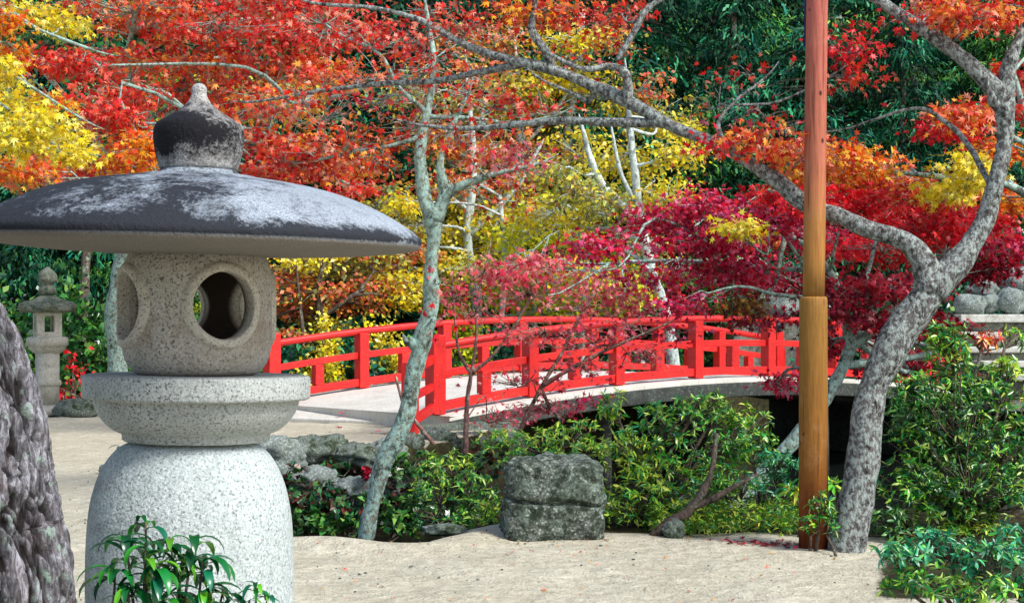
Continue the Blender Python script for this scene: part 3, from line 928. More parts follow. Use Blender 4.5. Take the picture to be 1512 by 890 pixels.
# ------------------------------------------------------------------ trees
def tree(name, label, base, trunks, pads, leaf, bark_m, cat='maple tree', group=None, shape='maple', seed=1, attach=None, twig_r=.008, leafmat=None, clumpsig=.5, jit=.18, droop=.25, twigs=True, limb_r=.035):
    """trunks: list of (points world, radii m). pads: (px,py,Y,rx px,ry px,clumps,leaves per clump,palette[,depth m])"""
    rng = np.random.default_rng(seed)
    root = empty(name, base, label, cat, group)
    mb_ = MB()
    skeleton = []
    for pts, rad in trunks:
        if rad[-1] < .06 and rad[-1] < rad[0] * .75:
            ev = pts[-1] - pts[-2]; pts = pts + [pts[-1] + ev * .45 + Vector((0, 0, .04))]; rad = rad + [.003]
        p, r = spline(pts, rad, 5)
        mb_.tube(p, r, 14 if max(rad) > .06 else 8, .35, wseed=seed)
        skeleton += [(pp, rr) for pp, rr in zip(p, r)]
    SK = np.array([tuple(p_) for p_, _ in skeleton]); SR = np.array([r_ for _, r_ in skeleton])
    Cs, Ds, Ns, Ss, Ks = [], [], [], [], []
    for pad in pads:
        px, py, Y, rx, ry, nc, nl, pal = pad[:8]
        dep = pad[8] if len(pad) > 8 else None
        c = np.array(at(px, py, Y)); q = Y / F
        R = np.array([rx * q, dep if dep else max(rx * q * .8, .25), ry * q])
        # limb from the nearest suitable skeleton point (below and inward)
        dd = np.linalg.norm(SK - c, axis=1) + np.clip(SK[:, 2] - c[2], 0, None) * 1.5
        j = int(np.argmin(dd))
        a0 = Vector(SK[j]); b0 = Vector(c) - Vector((0, 0, R[2] * .3))
        ln = (b0 - a0).length
        jj = Vector(rng.standard_normal(3)) * ln * .10
        pts = [a0, a0.lerp(b0, .35) + jj + Vector((0, 0, ln * .08)), a0.lerp(b0, .7) - jj * .6 + Vector((0, 0, ln * .06)), b0]
        r0 = min(SR[j] * .7, limb_r * (.5 + ln * .25))
        lp_, lr_ = spline(pts, [r0, r0 * .75, r0 * .5, max(r0 * .25, .005)], 4)
        if ln > .1: mb_.tube(lp_, lr_, 6, .2, wseed=seed + 3)
        # clumps
        u = rng.standard_normal((nc, 3)); u = unit(u) * (rng.random((nc, 1)) ** .45)
        cl = c + u * R
        cl[:, 2] -= droop * R[2] * (u[:, 0] ** 2 + u[:, 1] ** 2)
        la = np.array([tuple(p_) for p_ in lp_])
        if twigs:
            for k in range(nc):
                dj = np.linalg.norm(la - cl[k], axis=1); s_ = max(int(np.argmin(dj)) - 2, 0)
                a1, b1 = Vector(la[s_]), Vector(cl[k])
                mid = a1.lerp(b1, .55) + Vector(rng.standard_normal(3)) * (b1 - a1).length * .12
                e = b1 + (b1 - mid) * .25
                tr = twig_r * (.7 + .6 * rng.random())
                mb_.tube([a1, mid, b1, e], [tr, tr * .7, tr * .45, tr * .2], 4, cap=False)
        sg_ = clumpsig * np.mean([R[0], R[1]]) / math.sqrt(max(nc, 1)) * 1.6 + leaf * .6
        n_ = nc * nl
        idx = np.repeat(np.arange(nc), nl)
        off = rng.standard_normal((n_, 3)) * np.array([sg_, sg_, min(sg_ * .5, R[2] * .5 + leaf * .4)])
        P = cl[idx] + off
        D = off * np.array([1, 1, .5]) / sg_ + rng.standard_normal((n_, 3)) * .6 + np.array([0, 0, -.45])
        Nn = rng.standard_normal((n_, 3)) * .75 + np.array([0, -.35, .75])
        Cs.append(P); Ds.append(D); Ns.append(Nn)
        Ss.append(leaf * (.65 + .7 * rng.random(n_)))
        pk = pick(pal, n_, rng, jit) * (1 + .12 * rng.standard_normal((nc, 1)))[idx]
        Ks.append(np.clip(pk, .003, .95))
    mb_.build('trunk', bark_m, root)
    if Cs:
        leaf_mesh('crown', np.concatenate(Cs), np.concatenate(Ds), np.concatenate(Ns), np.concatenate(Ss), shape, np.concatenate(Ks), leafmat or M_MAPLE, root)
    return root


def path(*pp):
    """(px,py,Y,radius px) -> world points and radii"""
    return [at(a, b, c) for a, b, c, r in pp], [r * c / F for a, b, c, r in pp]


# --- bent grey tree at the right with the long limb reaching left
Y0 = 10.85
pads = [(1120, 205, 11.0, 70, 16, 16, 14, 'redorange'), (1060, 210, 11.2, 40, 14, 9, 14, 'scarlet'), (1190, 230, 11.2, 60, 18, 14, 16, 'redorange'),
        (1105, 100, 11.4, 30, 12, 5, 6, 'red'), (1130, 170, 11.4, 110, 40, 16, 3, 'pink'), (1050, 150, 11.6, 60, 40, 12, 2, 'rust'),
        (1255, 70, 11.2, 45, 30, 16, 12, 'scarlet'), (1250, 110, 11.2, 50, 20, 10, 9, 'red'), (1440, 15, 10.8, 80, 20, 26, 18, 'redorange'), (1400, 20, 11.6, 70, 20, 18, 14, 'redorange'),
        (1480, 25, 11.4, 50, 18, 14, 14, 'red'), (1330, 20, 11.8, 40, 22, 8, 10, 'scarlet'),
        (830, 20, 12.0, 80, 18, 22, 16, 'redorange'), (900, 25, 12.0, 55, 20, 14, 14, 'red'), (770, 12, 12, 40, 14, 9, 12, 'orange'), (700, 30, 12.2, 70, 25, 14, 8, 'red'),
        (620, 60, 12.4, 70, 40, 18, 7, 'red'), (540, 110, 12.8, 70, 25, 16, 7, 'redorange'), (450, 140, 12.9, 60, 22, 14, 8, 'redorange'), (730, 150, 12.2, 60, 20, 14, 8, 'red'),
        (680, 210, 12.2, 60, 18, 14, 8, 'redorange'), (780, 230, 12.0, 60, 18, 12, 7, 'pink'), (860, 80, 12, 50, 25, 10, 5, 'red')]
tree('maple_tree', 'bent grey maple with a long bare limb arching left behind the log pole', at(1260, 812, Y0) * 1.0,
     [path((1246, 842, Y0, 36), (1250, 815, Y0, 29), (1256, 785, Y0, 25), (1270, 705, Y0, 24.5), (1281, 610, Y0, 24.5), (1295, 558, Y0, 23), (1322, 503, Y0, 24.5), (1357, 452, Y0, 26.5), (1384, 415, Y0, 28), (1395, 390, Y0, 17)),
      path((1375, 430, Y0, 23), (1418, 382, Y0, 18), (1450, 335, Y0, 15), (1470, 270, Y0, 13), (1484, 200, Y0, 12), (1484, 145, Y0, 15), (1492, 90, Y0, 11), (1512, 40, Y0, 9), (1545, -60, Y0, 9)),
      path((1374, 432, Y0, 23), (1362, 385, Y0, 17), (1335, 357, Y0, 15), (1280, 337, Y0 + .05, 13), (1235, 318, Y0 + .2, 13), (1190, 303, Y0 + .3, 13), (1150, 270, Y0 + .35, 11), (1110, 243, Y0 + .4, 10), (1060, 213, Y0 + .5, 9), (1000, 190, Y0 + .6, 8.5),
           (950, 163, Y0 + .7, 9.5), (910, 142, Y0 + .8, 9), (860, 121, Y0 + .9, 8.5), (810, 101, Y0 + 1, 8), (760, 90, Y0 + 1.1, 7), (690, 68, Y0 + 1.3, 5), (620, 30, Y0 + 1.4, 4), (550, 12, Y0 + 1.5, 3.2), (470, 6, Y0 + 1.6, 2.5)),
      path((975, 180, Y0 + .65, 8), (900, 181, Y0 + .8, 7), (840, 178, Y0 + .9, 6), (770, 183, Y0 + 1.0, 5), (690, 190, Y0 + 1.2, 4), (610, 183, Y0 + 1.3, 2)),
      path((927, 150, Y0 + .75, 7), (925, 112, Y0 + .7, 6), (903, 98, Y0 + .7, 5), (862, 102, Y0 + .7, 4), (815, 82, Y0 + .8, 3)),
      path((815, 104, Y0 + 1, 9), (805, 75, Y0 + 1, 7), (785, 45, Y0 + 1, 6), (790, 10, Y0 + 1, 4)),
      path((880, 130, Y0 + .85, 4), (870, 150, Y0 + .9, 4), (850, 140, Y0 + .9, 3), (800, 118, Y0 + .95, 2)),
      path((910, 90, Y0 + .8, 4), (932, 55, Y0 + .8, 5), (955, 15, Y0 + .8, 5), (985, -5, Y0 + .8, 4), (1030, -20, Y0 + .8, 4)),
      path((1484, 150, Y0, 14), (1446, 108, Y0, 12), (1400, 70, Y0 + .1, 11), (1350, 35, Y0 + .2, 9), (1290, -5, Y0 + .3, 8), (1240, -40, Y0 + .4, 6)),
      path((770, 95, Y0 + 1.1, 6), (700, 108, Y0 + 1.3, 5), (640, 120, Y0 + 1.5, 4.5), (560, 124, Y0 + 1.7, 4), (470, 135, Y0 + 1.9, 3), (380, 150, Y0 + 2.1, 2)),
      path((1100, 236, Y0 + .4, 4), (1060, 190, Y0 + .5, 3.5), (1085, 150, Y0 + .6, 2.5), (1130, 115, Y0 + .7, 2)),
      path((1085, 155, Y0 + .6, 2.5), (1150, 150, Y0 + .6, 2), (1230, 110, Y0 + .6, 1.5)),
      path((1470, 290, Y0, 5), (1430, 215, Y0 + .2, 4.5), (1395, 180, Y0 + .3, 4), (1350, 160, Y0 + .4, 2.5), (1250, 190, Y0 + .5, 1.5)),
      path((1480, 165, Y0, 9), (1466, 150, Y0 - .05, 8), (1460, 130, Y0 - .1, 4))],
     pads, .052, M_LIMB, seed=2, twig_r=.004, limb_r=.02)

# --- leaning lichen trunk in the middle
Y1 = 13.5
pads = [(640, 90, 13.6, 90, 40, 30, 3, 'redorange'), (560, 60, 13.6, 80, 40, 24, 6, 'red'), (500, 215, 13.8, 90, 28, 36, 12, 'redorange'), (430, 235, 14, 70, 28, 32, 16, 'red'), (560, 235, 13.6, 60, 25, 16, 7, 'redorange'),
        (690, 130, 13.4, 60, 40, 20, 3, 'red'), (720, 190, 13.4, 80, 30, 24, 4, 'redorange'), (760, 240, 13.6, 70, 25, 20, 4, 'pink'), (700, 240, 13.2, 50, 20, 12, 4, 'redorange'), (610, 180, 13.6, 70, 30, 26, 2, 'red'),
        (800, 160, 13.6, 60, 25, 16, 5, 'red'), (480, 40, 14, 70, 40, 26, 9, 'red'), (640, 20, 13.8, 60, 24, 16, 6, 'red'), (560, 150, 14, 60, 25, 26, 2, 'pink'), (650, 410, 13.3, 26, 30, 5, 3, 'pink'), (640, 470, 13.3, 40, 30, 6, 3, 'scarlet'),
        (400, 170, 14.2, 50, 30, 18, 10, 'redorange'), (740, 290, 13.7, 50, 25, 12, 4, 'redorange'), (590, 110, 13.8, 70, 30, 30, 1, 'pink'), (480, 160, 14, 70, 24, 30, 2, 'redorange')]
tree('maple_tree', 'slender leaning maple with pale lichen covered trunk between bridge foot and stream edge', at(505, 985, Y1),
     [path((500, 990, Y1, 14), (520, 890, Y1, 12), (536, 810, Y1, 11), (548, 755, Y1, 11.5), (562, 695, Y1, 12.5), (588, 640, Y1, 14.5), (604, 598, Y1, 12.5), (611, 551, Y1, 11.5), (624, 500, Y1, 14), (637, 450, Y1, 12.5), (636, 400, Y1, 9.5), (641, 350, Y1, 12), (637, 308, Y1, 15)),
      path((640, 335, Y1, 12), (626, 285, Y1, 10), (621, 240, Y1, 9), (624, 195, Y1, 7), (634, 150, Y1, 6), (640, 90, Y1, 5), (630, 20, Y1, 3)),
      path((642, 325, Y1, 12), (657, 285, Y1, 9), (650, 240, Y1, 6), (665, 195, Y1, 4), (690, 140, Y1, 3)),
      path((650, 305, Y1, 8), (668, 282, Y1 - .05, 7), (700, 267, Y1 - .1, 6), (745, 253, Y1 - .2, 4), (800, 240, Y1 - .2, 2)),
      path((622, 515, Y1, 10), (608, 506, Y1 - .05, 8), (599, 502, Y1 - .08, 6)),
      path((624, 200, Y1, 4), (580, 215, Y1, 3), (520, 225, Y1 + .2, 3), (450, 240, Y1 + .4, 2)),
      path((630, 165, Y1, 4), (590, 130, Y1, 3), (560, 80, Y1, 2.5), (500, 50, Y1 + .3, 2)),
      path((632, 172, Y1, 4), (700, 175, Y1, 3), (760, 182, Y1, 2.5), (820, 170, Y1, 2))],
     pads, .058, M_LICHEN, seed=4, twig_r=.005, limb_r=.022)

# --- big red maple behind the large lantern
Y2 = 27.0
pads = []
rr = random.Random(5)
for (px, py, rx, ry, pal, k) in [(330, 40, 110, 36, 'red', 1), (230, 30, 90, 30, 'redorange', 1), (430, 40, 90, 36, 'red', 1), (160, 90, 80, 24, 'red', 1), (260, 90, 100, 26, 'redorange', 1), (370, 95, 90, 26, 'red', 1),
                                 (90, 95, 60, 16, 'red', .9), (180, 140, 80, 22, 'red', 1), (270, 140, 80, 24, 'red', 1), (380, 150, 80, 24, 'redorange', 1), (440, 100, 80, 26, 'redorange', .9), (150, 170, 50, 16, 'red', .8),
                                 (400, 210, 60, 26, 'red', 1.1), (460, 240, 80, 22, 'redorange', 1.1), (400, 255, 50, 18, 'red', 1), (200, 200, 50, 20, 'redorange', .8), (225, 215, 40, 26, 'orange', 1.2), (190, 240, 45, 16, 'orange', 1.2),
                                 (60, 240, 50, 16, 'redorange', 1), (110, 260, 60, 14, 'red', .9), (530, 40, 60, 30, 'red', .45), (520, 240, 50, 20, 'redorange', .5), (530, 280, 40, 12, 'red', .4), (480, 110, 50, 20, 'redorange', .4), (210, 5, 130, 14, 'redorange', .9), (420, 0, 120, 14, 'red', 1),
                                 (30, 255, 40, 16, 'rust', 1)]:
    pads.append((px, py, 20 + rr.random() * 5, rx, ry, int(30 * k * rx / 80) + 6, 17, pal))
tree('maple_tree', 'large red maple whose mottled trunk stands just left of the light box', (at(177, 600, Y2).x, Y2, 0),
     [path((172, 622, Y2, 20), (170, 585, Y2, 18), (172, 530, Y2, 16), (170, 480, Y2, 15), (176, 420, Y2, 14), (186, 370, Y2, 13), (205, 320, Y2 - .5, 12), (230, 240, Y2 - 1, 11), (260, 150, Y2 - 2, 9), (300, 70, Y2 - 3, 7), (340, 0, Y2 - 3.5, 4)),
      path((205, 320, Y2 - .5, 9), (270, 230, Y2 - 2, 8), (370, 170, Y2 - 3.5, 6), (470, 150, Y2 - 4.5, 4), (540, 130, Y2 - 5, 2)),
      path((200, 330, Y2 - .5, 9), (160, 240, Y2 - 2, 7), (110, 160, Y2 - 3, 5), (60, 100, Y2 - 4, 3)),
      path((240, 210, Y2 - 1.4, 6), (190, 110, Y2 - 3, 5), (200, 20, Y2 - 4, 3)),
      path((260, 240, Y2 - 2, 6), (400, 250, Y2 - 4, 5), (500, 240, Y2 - 5, 3))],
     pads, .088, M_LICHEN, seed=6, twig_r=.010, limb_r=.05)

# --- yellow maple at the left edge
pads = []
for (px, py, rx, ry, pal, k) in [(20, 150, 45, 26, 'yellow', 1), (60, 180, 55, 24, 'yellow', 1.1), (30, 205, 50, 20, 'yellow', 1), (100, 205, 40, 22, 'yellow', 1), (110, 228, 34, 12, 'yellow', 1), (5, 100, 22, 20, 'yellow', 1), (75, 150, 30, 16, 'orange', .6),
                                 (95, 36, 26, 18, 'yellow', 1), (40, 16, 40, 12, 'yellow', 1), (10, 25, 22, 20, 'orange', 1), (20, 75, 20, 10, 'orange', .7), (30, 250, 40, 14, 'orange', .8), (-60, 120, 60, 60, 'yellow', 1), (-80, 220, 60, 40, 'yellow', 1)]:
    pads.append((px, py, 17 + rr.random() * 2.5, rx, ry, int(24 * k * rx / 45) + 5, 14, pal))
tree('maple_tree', 'yellow maple reaching in at the left edge above the big lantern roof', (at(-230, 480, 19).x, 19, 0),
     [path((-230, 672, 19, 20), (-225, 500, 19, 17), (-200, 330, 19, 14), (-150, 200, 18.5, 11), (-80, 80, 18, 8), (0, -20, 18, 5)),
      path((-200, 330, 19, 9), (-120, 260, 18.5, 7), (-30, 210, 18, 5), (70, 190, 17.8, 3)),
      path((-110, 130, 18.3, 6), (-50, 60, 18, 4), (10, 20, 18, 3), (60, 45, 18, 2.5), (140, 75, 18, 2)),
      path((-120, 150, 18.3, 4), (-20, 95, 18, 3), (40, 125, 18, 2.5), (120, 175, 18, 1.5))],
     pads, .075, M_LICHEN, seed=8, twig_r=.006, limb_r=.03)

# --- crimson maple in front of the bridge, white forked trunk
Y3 = 17.5
pads = []
for (px, py, rx, ry, pal, k) in [(1040, 300, 70, 22, 'crimson', 1), (965, 325, 60, 18, 'crimson', 1), (1110, 330, 80, 22, 'crimson', 1), (885, 362, 60, 15, 'crimson', .6), (800, 388, 50, 12, 'pink', .35), (1020, 360, 80, 22, 'crimson', 1.1),
                                 (1150, 290, 80, 22, 'scarlet', 1), (1250, 300, 90, 26, 'scarlet', 1.2), (1340, 305, 90, 26, 'scarlet', 1.2), (1430, 325, 80, 24, 'scarlet', 1.1), (1490, 365, 60, 22, 'crimson', 1), (1200, 355, 100, 26, 'crimson', 1.2),
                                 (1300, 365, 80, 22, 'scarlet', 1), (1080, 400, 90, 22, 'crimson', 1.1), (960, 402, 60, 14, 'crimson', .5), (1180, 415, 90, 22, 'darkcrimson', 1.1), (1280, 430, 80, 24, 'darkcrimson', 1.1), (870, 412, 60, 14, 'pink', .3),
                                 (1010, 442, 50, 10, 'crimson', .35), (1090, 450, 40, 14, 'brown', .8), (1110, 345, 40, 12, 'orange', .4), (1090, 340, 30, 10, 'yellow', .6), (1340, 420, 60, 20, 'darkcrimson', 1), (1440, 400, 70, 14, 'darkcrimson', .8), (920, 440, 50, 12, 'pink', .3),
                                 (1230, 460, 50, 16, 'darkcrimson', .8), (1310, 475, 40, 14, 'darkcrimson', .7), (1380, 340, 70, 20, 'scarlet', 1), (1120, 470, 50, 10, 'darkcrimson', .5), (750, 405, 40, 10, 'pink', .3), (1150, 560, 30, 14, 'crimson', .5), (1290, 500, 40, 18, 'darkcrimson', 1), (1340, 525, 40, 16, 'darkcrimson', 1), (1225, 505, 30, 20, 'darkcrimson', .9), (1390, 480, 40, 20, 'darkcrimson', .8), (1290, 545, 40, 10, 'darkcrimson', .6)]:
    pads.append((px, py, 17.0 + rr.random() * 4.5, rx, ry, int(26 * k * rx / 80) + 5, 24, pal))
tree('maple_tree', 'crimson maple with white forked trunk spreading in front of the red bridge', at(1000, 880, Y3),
     [path((990, 905, Y3, 14), (1040, 810, Y3, 13), (1100, 730, Y3, 12), (1165, 658, Y3, 11), (1212, 600, Y3, 9.5), (1240, 550, Y3, 9), (1258, 508, Y3, 8.5)),
      path((1258, 512, Y3, 10), (1250, 480, Y3, 8), (1243, 452, Y3, 7), (1225, 400, Y3 + .3, 5), (1170, 350, Y3 + .8, 4), (1080, 320, Y3 + 1.5, 3)),
      path((1256, 515, Y3, 7.5), (1285, 490, Y3, 7.5), (1312, 463, Y3, 7), (1340, 446, Y3, 6), (1390, 390, Y3 + .5, 6), (1440, 330, Y3 + 1, 4)),
      path((1260, 505, Y3, 5), (1266, 475, Y3, 4), (1272, 440, Y3, 3), (1290, 370, Y3 + .6, 3)),
      path((1225, 400, Y3 + .3, 4), (1120, 395, Y3 + 1, 4), (1000, 385, Y3 + 2, 3), (880, 390, Y3 + 2.6, 2)),
      path((1160, 345, Y3 + .8, 4), (1150, 390, Y3 + .8, 4), (1145, 420, Y3 + .8, 3))],
     pads, .07, M_LICHEN, seed=10, twig_r=.006, limb_r=.03)

# --- orange maple over the pole's right
pads = []
for (px, py, rx, ry, pal, k) in [(1180, 222, 60, 14, 'redorange', 1), (1240, 240, 80, 24, 'orange', 1.1), (1300, 262, 80, 22, 'redorange', 1.1), (1210, 265, 50, 14, 'orange', .8), (1370, 285, 70, 20, 'redorange', 1), (1440, 250, 44, 36, 'yellow', .9), (1470, 220, 44, 24, 'orange', .8),
                                 (1430, 170, 50, 18, 'redorange', .8), (1400, 195, 50, 12, 'scarlet', .4), (1480, 160, 40, 20, 'red', .8), (1480, 295, 40, 18, 'orange', .9), (1410, 285, 40, 14, 'yellow', .6), (1500, 110, 30, 30, 'red', .4)]:
    pads.append((px, py, 15.5 + rr.random() * 2.5, rx, ry, int(24 * k * rx / 70) + 5, 24, pal))
tree('maple_tree', 'orange and yellow maple showing through the fork of the bent grey tree', (at(1620, 480, 17).x, 17, 0),
     [path((1620, 692, 17, 22), (1615, 550, 17, 18), (1600, 420, 17, 15), (1570, 320, 17, 12), (1530, 220, 17, 8), (1500, 120, 17, 5)),
      path((1570, 320, 17, 8), (1480, 270, 16.6, 6), (1380, 260, 16.4, 4), (1250, 245, 16.2, 3)),
      path((1530, 220, 17, 5), (1460, 190, 16.8, 4), (1400, 190, 16.6, 3))],
     pads, .07, M_LICHEN, seed=12, twig_r=.006, limb_r=.03)

# --- pink sapling beside the bridge beam
Y4 = 21.2
pads = []
for (px, py, rx, ry, pal, k) in [(720, 400, 60, 26, 'pink', .8), (780, 430, 70, 26, 'pink', 1), (860, 450, 60, 24, 'pink', .7), (700, 460, 50, 24, 'pink', .7), (800, 490, 80, 26, 'pink', .8), (880, 500, 70, 28, 'pink', .9), (930, 480, 60, 26, 'crimson', .55), (960, 525, 50, 22, 'pink', .9), (860, 540, 60, 16, 'pink', .7),
                                 (760, 560, 70, 20, 'pink', .5), (740, 610, 50, 20, 'pink', .9), (800, 600, 60, 22, 'pink', .9), (860, 590, 40, 16, 'crimson', .7), (680, 430, 40, 30, 'crimson', .5), (1000, 490, 50, 20, 'crimson', .5), (960, 460, 50, 14, 'pink', .5), (650, 440, 30, 30, 'pink', .4)]:
    pads.append((px, py, 20.2 + rr.random() * 2.0, rx, ry, int(30 * k * rx / 60) + 6, 3, pal))
tree('maple_sapling', 'thin many stemmed sapling with sparse pink leaves before the red railing', at(688, 690, Y4),
     [path((686, 700, Y4, 4.5), (688, 640, Y4, 4), (690, 590, Y4, 3.5), (696, 550, Y4, 3.2)),
      path((696, 552, Y4, 3), (678, 520, Y4, 2.2), (672, 475, Y4, 1.8), (668, 420, Y4, 1.2)),
      path((696, 552, Y4, 3), (703, 500, Y4, 2.2), (706, 440, Y4, 1.8), (720, 380, Y4, 1.2)),
      path((697, 550, Y4, 3), (722, 530, Y4, 2.5), (750, 495, Y4, 2.2), (775, 455, Y4, 2.5), (800, 400, Y4, 1.5)),
      path((740, 690, Y4 - .2, 4), (765, 640, Y4 - .2, 3.5), (800, 570, Y4 - .2, 3), (830, 520, Y4 - .2, 2.6), (850, 480, Y4 - .2, 3), (880, 430, Y4 - .2, 2)),
      path((800, 570, Y4 - .2, 4), (850, 540, Y4 - .2, 3), (910, 510, Y4 - .2, 2.5), (980, 480, Y4 - .1, 1.5)),
      path((584, 556, Y4 - .3, 2), (598, 600, Y4 - .3, 2.5), (628, 640, Y4 - .3, 3), (655, 672, Y4 - .2, 3), (672, 690, Y4 - .1, 3)),
      path((830, 620, Y4 - .2, 3), (812, 600, Y4 - .2, 3), (800, 575, Y4 - .2, 3))],
     pads, .072, M_REDTWIG, 'sapling', seed=14, twig_r=.0075, limb_r=.014)


# --- yellow and lime trees behind the bridge
def backtree(label, trunk, padlist, Yr, leaf, seed, bark_m=M_PALEBARK, cat='tree', name='maple_tree', nl=14, dens=1.5, shape='small'):
    pads = [(px, py, Yr[0] + rr.random() * (Yr[1] - Yr[0]), rx, ry, int(26 * k * dens * rx / 70) + 5, nl, pal) for (px, py, rx, ry, pal, k) in padlist]
    return tree(name, label, Vector((trunk[0][0][0].x, trunk[0][0][0].y, 0)), trunk, pads, leaf, bark_m, cat, seed=seed, shape=shape, twig_r=.014, limb_r=.05)


Y5 = 36
backtree('yellow maple with forked white trunk behind the middle of the red railing',
         [path((1000, 590, Y5, 12), (985, 470, Y5, 8), (968, 420, Y5, 8), (958, 380, Y5, 8), (945, 330, Y5, 8), (938, 260, Y5, 6), (930, 190, Y5, 5), (925, 120, Y5, 3)),
          path((950, 345, Y5, 6), (915, 300, Y5, 6), (888, 270, Y5, 6), (872, 235, Y5, 5), (860, 190, Y5, 3)), path((938, 300, Y5, 4), (915, 250, Y5, 3), (905, 200, Y5, 2))],
         [(800, 320, 60, 30, 'yellow', 1), (850, 280, 60, 30, 'olive', .9), (930, 240, 60, 30, 'yellow', .9), (1000, 225, 40, 24, 'yellow', 1), (985, 285, 50, 34, 'yellow', 1), (870, 355, 70, 26, 'lime', 1.2), (820, 250, 60, 24, 'olive', .8), (760, 345, 50, 24, 'lime', .9),
          (950, 360, 60, 20, 'olive', .8), (1000, 190, 30, 14, 'yellow', 1), (780, 400, 60, 20, 'lime', .8), (930, 420, 40, 30, 'lime', 1), (890, 310, 50, 24, 'olive', .8), (840, 400, 50, 20, 'yellow', .6), (960, 180, 50, 20, 'olive', .6)], (34.5, 38), .12, 21)
backtree('tall yellow maple rising behind the long arching limb',
         [path((840, 560, 40.5, 10), (845, 400, 40.5, 8), (835, 250, 40.5, 7), (850, 120, 40.5, 6), (860, 20, 40.5, 4))],
         [(850, 60, 60, 26, 'yellow', 1.1), (830, 110, 60, 26, 'yellow', 1), (880, 140, 70, 26, 'yellow', 1), (790, 170, 60, 24, 'yellow', .7), (840, 190, 70, 24, 'olive', .8), (760, 130, 50, 20, 'olive', .8), (920, 170, 50, 24, 'yellow', .8), (800, 220, 60, 20, 'rust', .7), (740, 60, 60, 30, 'rust', .6), (900, 60, 40, 30, 'rust', .7), (950, 130, 40, 30, 'rust', .5)], (38.5, 41.5), .13, 22)
backtree('olive and yellow tree behind the leaning lichen trunk',
         [path((700, 570, 38, 9), (705, 460, 38, 8), (690, 350, 38, 7), (700, 250, 38, 5), (690, 120, 38, 3)), path((690, 350, 38, 5), (760, 280, 38, 4), (790, 230, 38, 3)), path((740, 480, 37, 4), (745, 380, 37, 4), (738, 290, 37, 3))],
         [(600, 300, 26, 16, 'yellow', 1.2), (580, 330, 50, 24, 'olive', 1), (680, 300, 60, 24, 'yellow', .7), (690, 350, 70, 26, 'olive', 1), (730, 330, 50, 24, 'yellow', .8), (660, 390, 60, 24, 'yellow', .9), (600, 370, 50, 20, 'rust', 1), (720, 400, 70, 24, 'olive', .9), (600, 415, 50, 20, 'yellow', 1.1), (560, 400, 50, 20, 'rust', .9), (700, 440, 60, 16, 'lime', 1.2), (660, 270, 60, 24, 'rust', .8),
          (720, 220, 70, 30, 'rust', .8), (640, 200, 70, 30, 'rust', .6), (760, 270, 60, 24, 'rust', .8), (560, 290, 50, 24, 'olive', .8), (620, 130, 70, 30, 'olive', .6), (700, 110, 70, 30, 'rust', .6), (640, 340, 50, 20, 'yellow', .8)], (35, 40), .12, 23)
backtree('airy olive tree with fine pale twigs above the middle of the bridge',
         [path((760, 560, 40, 7), (765, 420, 40, 6), (755, 300, 40, 5), (770, 180, 40, 4), (760, 60, 40, 2)), path((757, 320, 40, 4), (700, 250, 40, 3), (660, 160, 40, 2)), path((768, 220, 40, 3), (830, 150, 40, 2.5), (870, 60, 40, 1.5)), path((760, 360, 40, 4), (840, 300, 40, 3), (900, 220, 40, 2))],
         [(720, 150, 80, 40, 'olive', .75), (800, 130, 70, 40, 'yellow', .8), (680, 230, 80, 36, 'olive', .75), (760, 210, 80, 36, 'rust', .5), (850, 220, 80, 36, 'yellow', .8), (900, 120, 60, 40, 'olive', .4), (620, 160, 80, 40, 'rust', .6), (740, 300, 80, 30, 'olive', .7), (830, 310, 80, 30, 'lime', .7), (700, 60, 80, 36, 'rust', .6), (920, 290, 60, 30, 'olive', .6), (980, 160, 50, 40, 'olive', .35)], (38.5, 41.5), .13, 25)
backtree('lime and yellow tree low behind the crown of the red bridge',
         [path((860, 570, 38.5, 6), (858, 470, 38.5, 5), (866, 400, 38.5, 4), (850, 340, 38.5, 2)), path((780, 560, 38, 5), (790, 460, 38, 4), (775, 380, 38, 2))],
         [(780, 420, 70, 22, 'lime', 1), (850, 430, 70, 20, 'yellow', .9), (920, 400, 60, 24, 'lime', .9), (700, 420, 60, 22, 'yellow', .8), (800, 455, 80, 12, 'lime', .8), (900, 450, 60, 12, 'olive', .8), (740, 370, 60, 24, 'yellow', .8), (660, 450, 50, 14, 'lime', .9)], (37.5, 39.5), .12, 26)
backtree('green and yellow tree showing through the red crown at the upper left',
         [path((120, 560, 34, 9), (125, 400, 34, 7), (135, 250, 34, 6), (150, 120, 34, 4), (160, 20, 34, 2)), path((133, 280, 34, 4), (220, 180, 34, 3), (300, 120, 34, 2))],
         [(150, 90, 70, 40, 'darkgreen', .9), (210, 120, 60, 36, 'brightshrub', .6), (190, 230, 60, 34, 'teal', .9), (120, 180, 60, 34, 'darkgreen', .8), (260, 190, 70, 36, 'brightshrub', .5), (330, 120, 80, 36, 'olive', .5), (420, 150, 80, 36, 'olive', .5), (60, 60, 60, 34, 'darkgreen', .8), (300, 40, 80, 30, 'darkgreen', .5)], (32, 36), .13, 27, M_TWIG)
